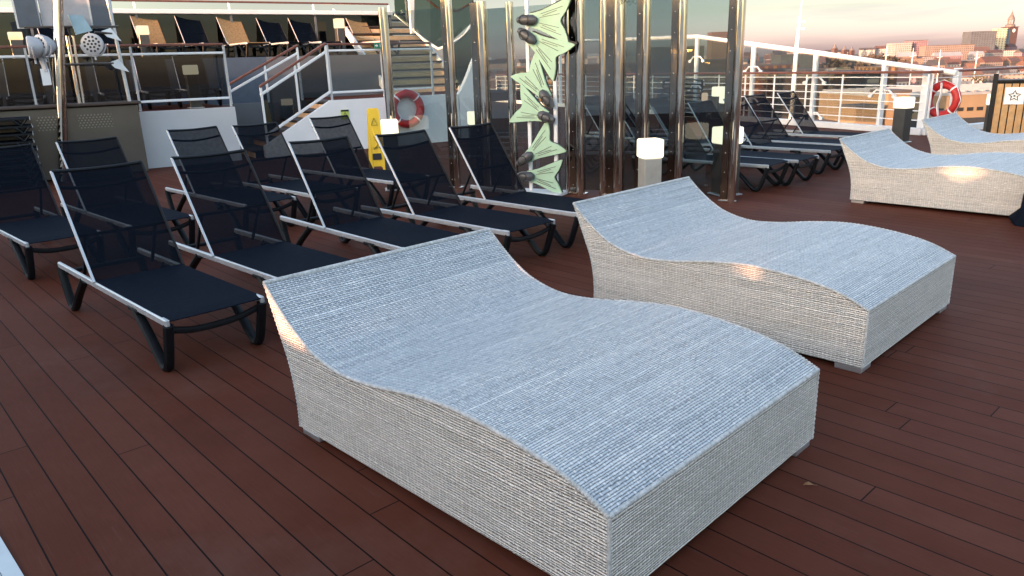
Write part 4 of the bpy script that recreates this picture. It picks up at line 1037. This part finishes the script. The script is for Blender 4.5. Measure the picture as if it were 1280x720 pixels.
for x0, x1, z0, z1 in ((.52, .62, .40, .46), (.62, .80, .37, .462), (.80, .88, .41, .455)): hole(2, x0, x1, z0, z1)
pt = T(s_of(516, 0, 135)+.05, -.2, z_of(519, 156)); a = on_occluder(pt); holes.append((a[0]-.10, a[0]+.14, a[1]-.12, a[1]+.12))
HH = 3.7; holes.sort()
us = sorted(set([-16, 22]+[h[0] for h in holes]+[h[1] for h in holes])); zs = sorted(set([0, HH]+[h[2] for h in holes]+[h[3] for h in holes]))
mb = MB()
for a, b in zip(us, us[1:]):
    run = None
    for c_, d_ in zip(zs, zs[1:]):
        if any(h[0] <= (a+b)/2 <= h[1] and h[2] <= (c_+d_)/2 <= h[3] for h in holes): continue
        mb.box(sc0+sp_*((a+b)/2)+Vector((0, 0, (c_+d_)/2)), (b-a, .06, d_-c_), rot=math.atan2(sp_.y, sp_.x))
tag(mb.build('occluder', M['occluderwhite']), 'unseen pale wall added behind the viewer to shade the deck, openings shaped for sun patches', 'occluder')

# ================================================================== the city across the harbour
def m_build(name, col, win=(.04, .045, .06), bw=3.2, rh=3.3):
    t = NT(name); g = t.n('ShaderNodeTexCoord').outputs['Object']; sp = t.n('ShaderNodeSeparateXYZ'); t.l(g, sp.inputs[0])
    f1 = t.M('FRACT', t.M('DIVIDE', t.M('ADD', sp.outputs[0], sp.outputs[1]), bw)); f2 = t.M('FRACT', t.M('DIVIDE', sp.outputs[2], rh))
    w1_ = t.M('MULTIPLY', t.M('GREATER_THAN', f1, .35), t.M('LESS_THAN', f1, .75)); w2_ = t.M('MULTIPLY', t.M('GREATER_THAN', f2, .3), t.M('LESS_THAN', f2, .78))
    wn = t.M('MULTIPLY', w1_, w2_); n_ = t.noise(g, .15, 4)
    c = t.ramp(n_, [(.3, tuple(x*.85 for x in col)), (.7, tuple(min(1, x*1.1) for x in col))]); c = t.mix(wn, c, c4(win))
    return t.done(t.bsdf(c, t.M('SUBTRACT', .8, t.M('MULTIPLY', wn, .5))))
BM = [m_build('cream_facade', (.19, .155, .15)), m_build('white_facade', (.27, .25, .265)), m_build('brick_facade', (.10, .05, .045)), m_build('tan_facade', (.13, .095, .085)), m_build('pink_facade', (.20, .13, .16)), m_build('grey_facade', (.18, .19, .21))]
RM = [plain('red_roof', (.085, .045, .042), .8, scale=.3), plain('dark_roof', (.05, .048, .055), .8, scale=.3), plain('zinc_roof', (.20, .22, .25), .6, scale=.3), plain('brown_roof', (.10, .06, .055), .8, scale=.3)]
def building(px, Y, wd, dp, h, wm, rm, pitched, label, cat='building', z0=None, rot=None, group='buildings across the harbour'):
    d = ray(px, 70); x = d.x*Y; z = hill_z(x, Y) if z0 is None else z0
    if Y < 770 and z0 is None: z = GZ+.2
    r = empty('building', (x, Y, z-1), rot if rot is not None else random.uniform(-.5, .5), label, cat, group)
    mb = MB(); mb.box((0, 0, h/2), (wd, dp, h)); mb.build('wall', wm, r)
    mb = MB()
    if pitched:
        rh = min(dp*.42, 7); q = [(-wd/2-.4, -dp/2-.5, h+.02), (-wd/2-.4, dp/2+.5, h+.02), (-wd/2-.4, 0, h+rh)]; mb.prism(q, (wd+.8, 0, 0))
    else: mb.box((0, 0, h+.35), (wd+.5, dp+.5, .7))
    rf = mb.build('roof', rm, r)
    return r
colw = ['cream', 'white', 'brick', 'tan', 'pink', 'grey']; rw = ['red', 'dark', 'zinc', 'brown']
labs_seen = {}
def auto_label(px, Y, ci, ri, pitched):
    if px < 640: wh = 'past the left chrome posts'
    elif px < 860: wh = 'behind the tinted glass screen'
    elif px < 930: wh = 'between the right chrome posts'
    elif px < 1020: wh = 'near the thin white mast'
    elif px < 1135: wh = 'by the dark tree slope'
    elif px < 1200: wh = 'left of the office slab'
    elif px < 1245: wh = 'below the office slab'
    else: wh = 'below the church tower'
    ht = 'on the waterfront' if Y < 780 else ('halfway up the slope' if Y < 1150 else 'on the skyline')
    return '%s building, %s %s roof, %s %s' % (colw[ci], rw[ri], 'pitched' if pitched else 'flat', ht, wh)
random.seed(21); city = []
rows = [(620, 6, 9, 30), (720, 7, 11, 30), (840, 8, 13, 34), (960, 9, 14, 34), (1080, 9, 15, 36), (1220, 10, 15, 36), (1400, 11, 17, 36), (1600, 12, 18, 40)]
for Y, h0, h1, stp in rows:
    px = 600+random.uniform(0, 25)
    while px < 1330:
        wd = random.uniform(12, 34)*(1.25 if Y > 1000 else 1); pxw = wd*FPX/Y
        if 1030 < px < 1132 and Y > 900 and Y < 1500: px += 12; continue
        ci = random.choice([0, 0, 1, 1, 1, 3, 2, 4, 5]); ri = random.choice([0, 0, 1, 1, 2, 3]); pt_ = random.random() < .62
        b_ = building(px, Y+random.uniform(-35, 35), wd, random.uniform(10, 18), random.uniform(h0, h1), BM[ci], RM[ri], pt_, auto_label(px, Y, ci, ri, pt_)); city.append((px, b_))
        px += pxw*random.uniform(1.0, 1.9)+4
by = {}
for px, b_ in city: by.setdefault(b_['label'], []).append((px, b_))
for lab, L_ in by.items():
    if len(L_) > 1:
        for q, (px, b_) in enumerate(sorted(L_, key=lambda v: v[0])): b_['label'] = lab+[', leftmost such', ', second such', ', third such', ', fourth such', ', fifth such', ', sixth such', ', seventh such'][q]
# landmark blocks
def block(px0, px1, ytop, Y, zb, wm, rm, label, dp=25, cat='building', pitched=False):
    a, b = at(px0, ytop, Y), at(px1, ytop, Y); return building((px0+px1)/2, Y, (b.x-a.x), dp, (a.z+b.z)/2-zb+1, wm, rm, pitched, label, cat, z0=zb, rot=0.0)
block(1205, 1236, 40, 1500, -12, m_build('slab_grey', (.085, .095, .12), bw=5), RM[1], 'wide dark grey office slab on the skyline', 30, 'office block')
block(1238, 1252, 36, 1600, -12, m_build('slab_gold', (.45, .40, .30), bw=6), RM[2], 'tall pale gold office block beside the dark slab', 14, 'office block')
block(1252.5, 1256, 37, 1612, -12, m_build('slab_blue', (.12, .16, .20)), RM[1], 'narrow dark side block attached right of the gold office block', 14, 'office block')
block(1134, 1152, 51, 1350, -14, BM[4], RM[1], 'pink cube-shaped building standing above the tree slope', 30)
block(1112, 1133, 54.5, 1340, -14, BM[1], RM[2], 'long white building left of the pink cube', 30)
block(1152, 1212, 57, 1300, -14, BM[0], RM[3], 'long cream terrace building under the skyline left of the dark slab', 20)
block(886, 911, 41, 900, GZ, m_build('rust_facade', (.11, .065, .06)), RM[3], 'tall rust-coloured block between the two right chrome posts', 20)
block(812, 872, 60, 640, GZ, m_build('dark_hall', (.03, .03, .035)), RM[1], 'dark harbour hall seen above the rail through the glass', 40, 'hall')
block(930, 990, 82, 360, GZ, m_build('dark_brick', (.055, .022, .016), win=(.16, .08, .03), bw=4), RM[1], 'long brick warehouse left of the thin white mast', 20, 'warehouse')
block(970, 1013, 69, 520, GZ, m_build('teal_block', (.05, .06, .06)), RM[1], 'dark teal block behind the thin white mast', 20)
# the long tan shed with window band and ribbed pale roof
shp = building(1215, 235, 74, 40, 17.5, plain('tan_shed_wall', (.17, .125, .085), .8, scale=.1), RM[2], False, 'long tan harbour shed with pale ribbed roof behind the rail', 'shed', z0=GZ, rot=.12)
for k in range(24):
    mb = MB(); mb.box((-35+k*3.0, -20.06, 13.6), (1.9, .1, 1.0)); mb.build('window', M['ink'], shp)
mb = MB(); mb.box((0, -20.1, 5.6), (74.1, .4, 11.2)); mb.build('dark_plinth', M['darkwall'], shp)
mb = MB()
for k in range(26): mb.box((-36+k*2.9, 0, 18.5), (.7, 39, .5))
mb.build('roof_ribs', RM[2], shp)
for px, Y, wd, h, lab in ((1082, 200, 7, 16, 'small lit tan warehouse seen through the rail bars'), (1118, 202, 6, 19.5, 'cream warehouse gable seen behind the far lit lamp'), (1010, 240, 16, 9, 'low brown quay store seen under the handrail')):
    building(px, Y, wd, 8, h, plain('store_wall', (.17, .12, .075), .8, scale=.2), RM[1], False, lab, 'warehouse', z0=GZ, rot=.1)
for k, (px0, px1, yt, Y, lab) in enumerate(((868, 905, 76, 300, 'low dark quay hall between the right chrome posts'), (1012, 1046, 93, 330, 'low dark quay hall under the handrail by the last lounger'), (1046, 1084, 90, 420, 'dark quay hall below the tree slope'),
        (780, 815, 80, 420, 'low dark quay hall behind the lit lamp'), (700, 745, 82, 430, 'low dark quay hall right of the fin display'), (645, 690, 84, 430, 'low dark quay hall behind the fins'), (990, 1012, 88, 300, 'narrow dark quay hall right of the brick warehouse'), (1084, 1108, 84, 450, 'small dark quay hall left of the cream gable'))):
    block(px0, px1, yt, Y, GZ, m_build('quay_hall', [(.035, .03, .03), (.05, .032, .025), (.025, .03, .035)][k % 3], win=(.20, .12, .06) if k % 2 else (.02, .02, .025), bw=5, rh=4.5), RM[(1, 3)[k % 2]], lab, 30, 'hall')
# church tower with spire
ch = at(1266, 12, 1900); zb = -12; HT = ch.z-zb
cr_ = empty('church_tower', (ch.x, 1900, zb), .2, 'tall dark church tower with a domed spire at the right edge of the skyline', 'church tower')
M['copper'] = plain('dark_tower_stone', (.07, .042, .045), .8, scale=.2); M['spire'] = plain('weathered_copper', (.12, .10, .10), .6, scale=.3)
w_ = 24; mb = MB(); mb.box((0, 0, HT*.30), (w_, w_, HT*.60)); mb.box((0, 0, HT*.61), (w_+2.5, w_+2.5, 1.5)); mb.build('shaft', M['copper'], cr_)
mb = MB(); mb.lathe([(w_*.46, HT*.62), (w_*.44, HT*.66), (w_*.30, HT*.68)], n=12); mb.build('cornice', M['spire'], cr_)
for k in range(8):
    mb = MB(); a = R(45*k); mb.cyl((math.cos(a)*w_*.27, math.sin(a)*w_*.27, HT*.68), (math.cos(a)*w_*.27, math.sin(a)*w_*.27, HT*.78), 1.0, n=6); mb.build('column', M['spire'], cr_)
mb = MB(); mb.lathe([(w_*.32, HT*.78), (w_*.30, HT*.81), (w_*.18, HT*.87), (w_*.10, HT*.89), (w_*.10, HT*.92), (w_*.03, HT*.95), (w_*.01, HT)], n=12); mb.build('spire', M['spire'], cr_, smooth=True)
mb = MB(); mb.lathe([(4.2, 0), (4.2, .3)], n=20); mb.v = [Vector((v.x, -w_/2-.3-v.z, v.y+HT*.53)) for v in mb.v]; mb.build('clock_face', M['kerb'], cr_)
for px, yt, lab in ((1044, 54, 'small pointed church spire left of the tree slope'), (1056, 57, 'second small pointed spire beside the tree slope'), (1065, 58, 'third faint small spire before the trees')):
    p = at(px, yt, 1500); r = empty('church_spire', (p.x, 1500, -10), .3, lab, 'church spire'); h_ = p.z+10
    mb = MB(); mb.box((0, 0, h_*.35), (8, 8, h_*.7)); mb.build('shaft', M['copper'], r); mb = MB(); mb.lathe([(5, h_*.7), (2, h_*.85), (.2, h_)], n=8); mb.build('spire', M['spire'], r)
# thin white mast of a moored ship
p = at(995, 61, 150); r = empty('ship_mast', (p.x, 150, GZ), 0, 'thin tapering white mast with two small cross arms', 'mast'); zt = at(998, -6, 150).z
mb = MB(); mb.tube([(0, 0, 0), (.1, 0, p.z-GZ), (.35, 0, at(997, 25, 150).z-GZ), (.5, 0, zt-GZ)], [.55, .42, .26, .08], 10); mb.build('pole', M['white'], r, smooth=True)
for yy in (27, 36):
    mb = MB(); z_ = at(997, yy, 150).z-GZ; mb.box((.6, 0, z_), (1.5, .3, .3)); mb.build('cross_arm', M['white'], r)
# cranes and thin masts in the harbour
for px, yt, Y, lab in ((1109, 57, 520, 'slender pale mast left of the long white building'), (1142, 60, 600, 'slender pale mast below the pink cube'), (1176, 62, 600, 'slender reddish mast on the waterfront'), (1222, 64, 620, 'slender mast below the dark office slab')):
    p = at(px, yt, Y); r = empty('harbour_mast', (p.x, Y, GZ), 0, lab, 'mast'); h_ = p.z-GZ
    mb = MB(); mb.tube([(0, 0, 0), (0, 0, h_)], [.5, .25], 6); mb.build('pole', M['kerb'], r); mb = MB(); mb.bar((-2.2, 0, h_*.8), (2.2, 0, h_*.82), .3, .3); mb.build('yard', M['kerb'], r)

# tree slope : wood reading as one mass, plus street trees one can tell apart
def m_leaf(name, a, b):
    t = NT(name); g = t.n('ShaderNodeTexCoord').outputs['Object']; f = t.noise(g, .35, 6, .7); return t.done(t.bsdf(t.ramp(f, [(.3, a), (.7, b)]), .8))
M['wood'] = m_leaf('autumn_wood', (.035, .035, .022), (.10, .055, .035)); M['foliage'] = m_leaf('dull_foliage', (.04, .05, .02), (.11, .09, .04))
def crown(mb, c, rx, rz_, n, s):
    for _ in range(n):
        u = random.uniform(-1, 1); a = random.uniform(0, 2*math.pi); q = math.sqrt(1-u*u); rr = random.uniform(.55, 1.0)
        p = Vector(c)+Vector((q*math.cos(a)*rx*rr, q*math.sin(a)*rx*rr, u*rz_*rr)); e1 = Vector((random.gauss(0, 1), random.gauss(0, 1), random.gauss(0, 1))).normalized(); e2 = e1.orthogonal().normalized()
        k = s*random.uniform(.5, 1.2); mb.add([p-e1*k, p+e2*k, p+e1*k, p-e2*k*.8], [[0, 1, 2, 3]])
mb = MB(); random.seed(5)
for k in range(150):
    px = random.uniform(1015, 1136); Y = random.uniform(960, 1400); d = ray(px, 70); x = d.x*Y; z = hill_z(x, Y); crown(mb, (x, Y, z+7), random.uniform(6, 10), random.uniform(5, 8), 45, 2.6)
tag(mb.build('wood', M['wood'], fix=False), 'dark autumn wood covering the slope left of the pink building', 'wood', kind='stuff')
tl = ['bushy dark tree on the waterfront below the office slab', 'small tree at the right end of the waterfront', 'low tree on the waterfront by the white halls', 'small tree left of the long tan shed', 'tree among the roofs below the long cream building',
      'reddish tree on the waterfront at the right edge', 'round tree seen through the tinted glass', 'dark tree beyond the rail left of the white mast']
for (px, Y, h_), lab in zip(((1227, 560, 13), (1262, 560, 9), (1190, 570, 8), (1060, 330, 9), (1165, 800, 11), (1275, 520, 8), (790, 420, 12), (962, 420, 11)), tl):
    d = ray(px, 70); r = empty('tree', (d.x*Y, Y, GZ), 0, lab, 'tree', 'trees along the waterfront')
    mb = MB(); mb.tube([(0, 0, 0), (.1, 0, h_*.3), (.3, .1, h_*.6)], [.35, .28, .12], 6); mb.tube([(.1, 0, h_*.3), (1.4, .3, h_*.6)], [.18, .06], 5); mb.tube([(.1, 0, h_*.35), (-1.3, -.3, h_*.62)], [.18, .06], 5); mb.build('trunk', M['riser'], r)
    mb = MB(); 
    for q in range(6): crown(mb, (random.uniform(-1, 1)*h_*.22, random.uniform(-1, 1)*h_*.22, h_*random.uniform(.45, .85)), h_*.2, h_*.2, 60, .55)
    mb.build('crown', M['foliage'], r, fix=False)
sc.render.resolution_x = 1024; sc.render.resolution_y = 576
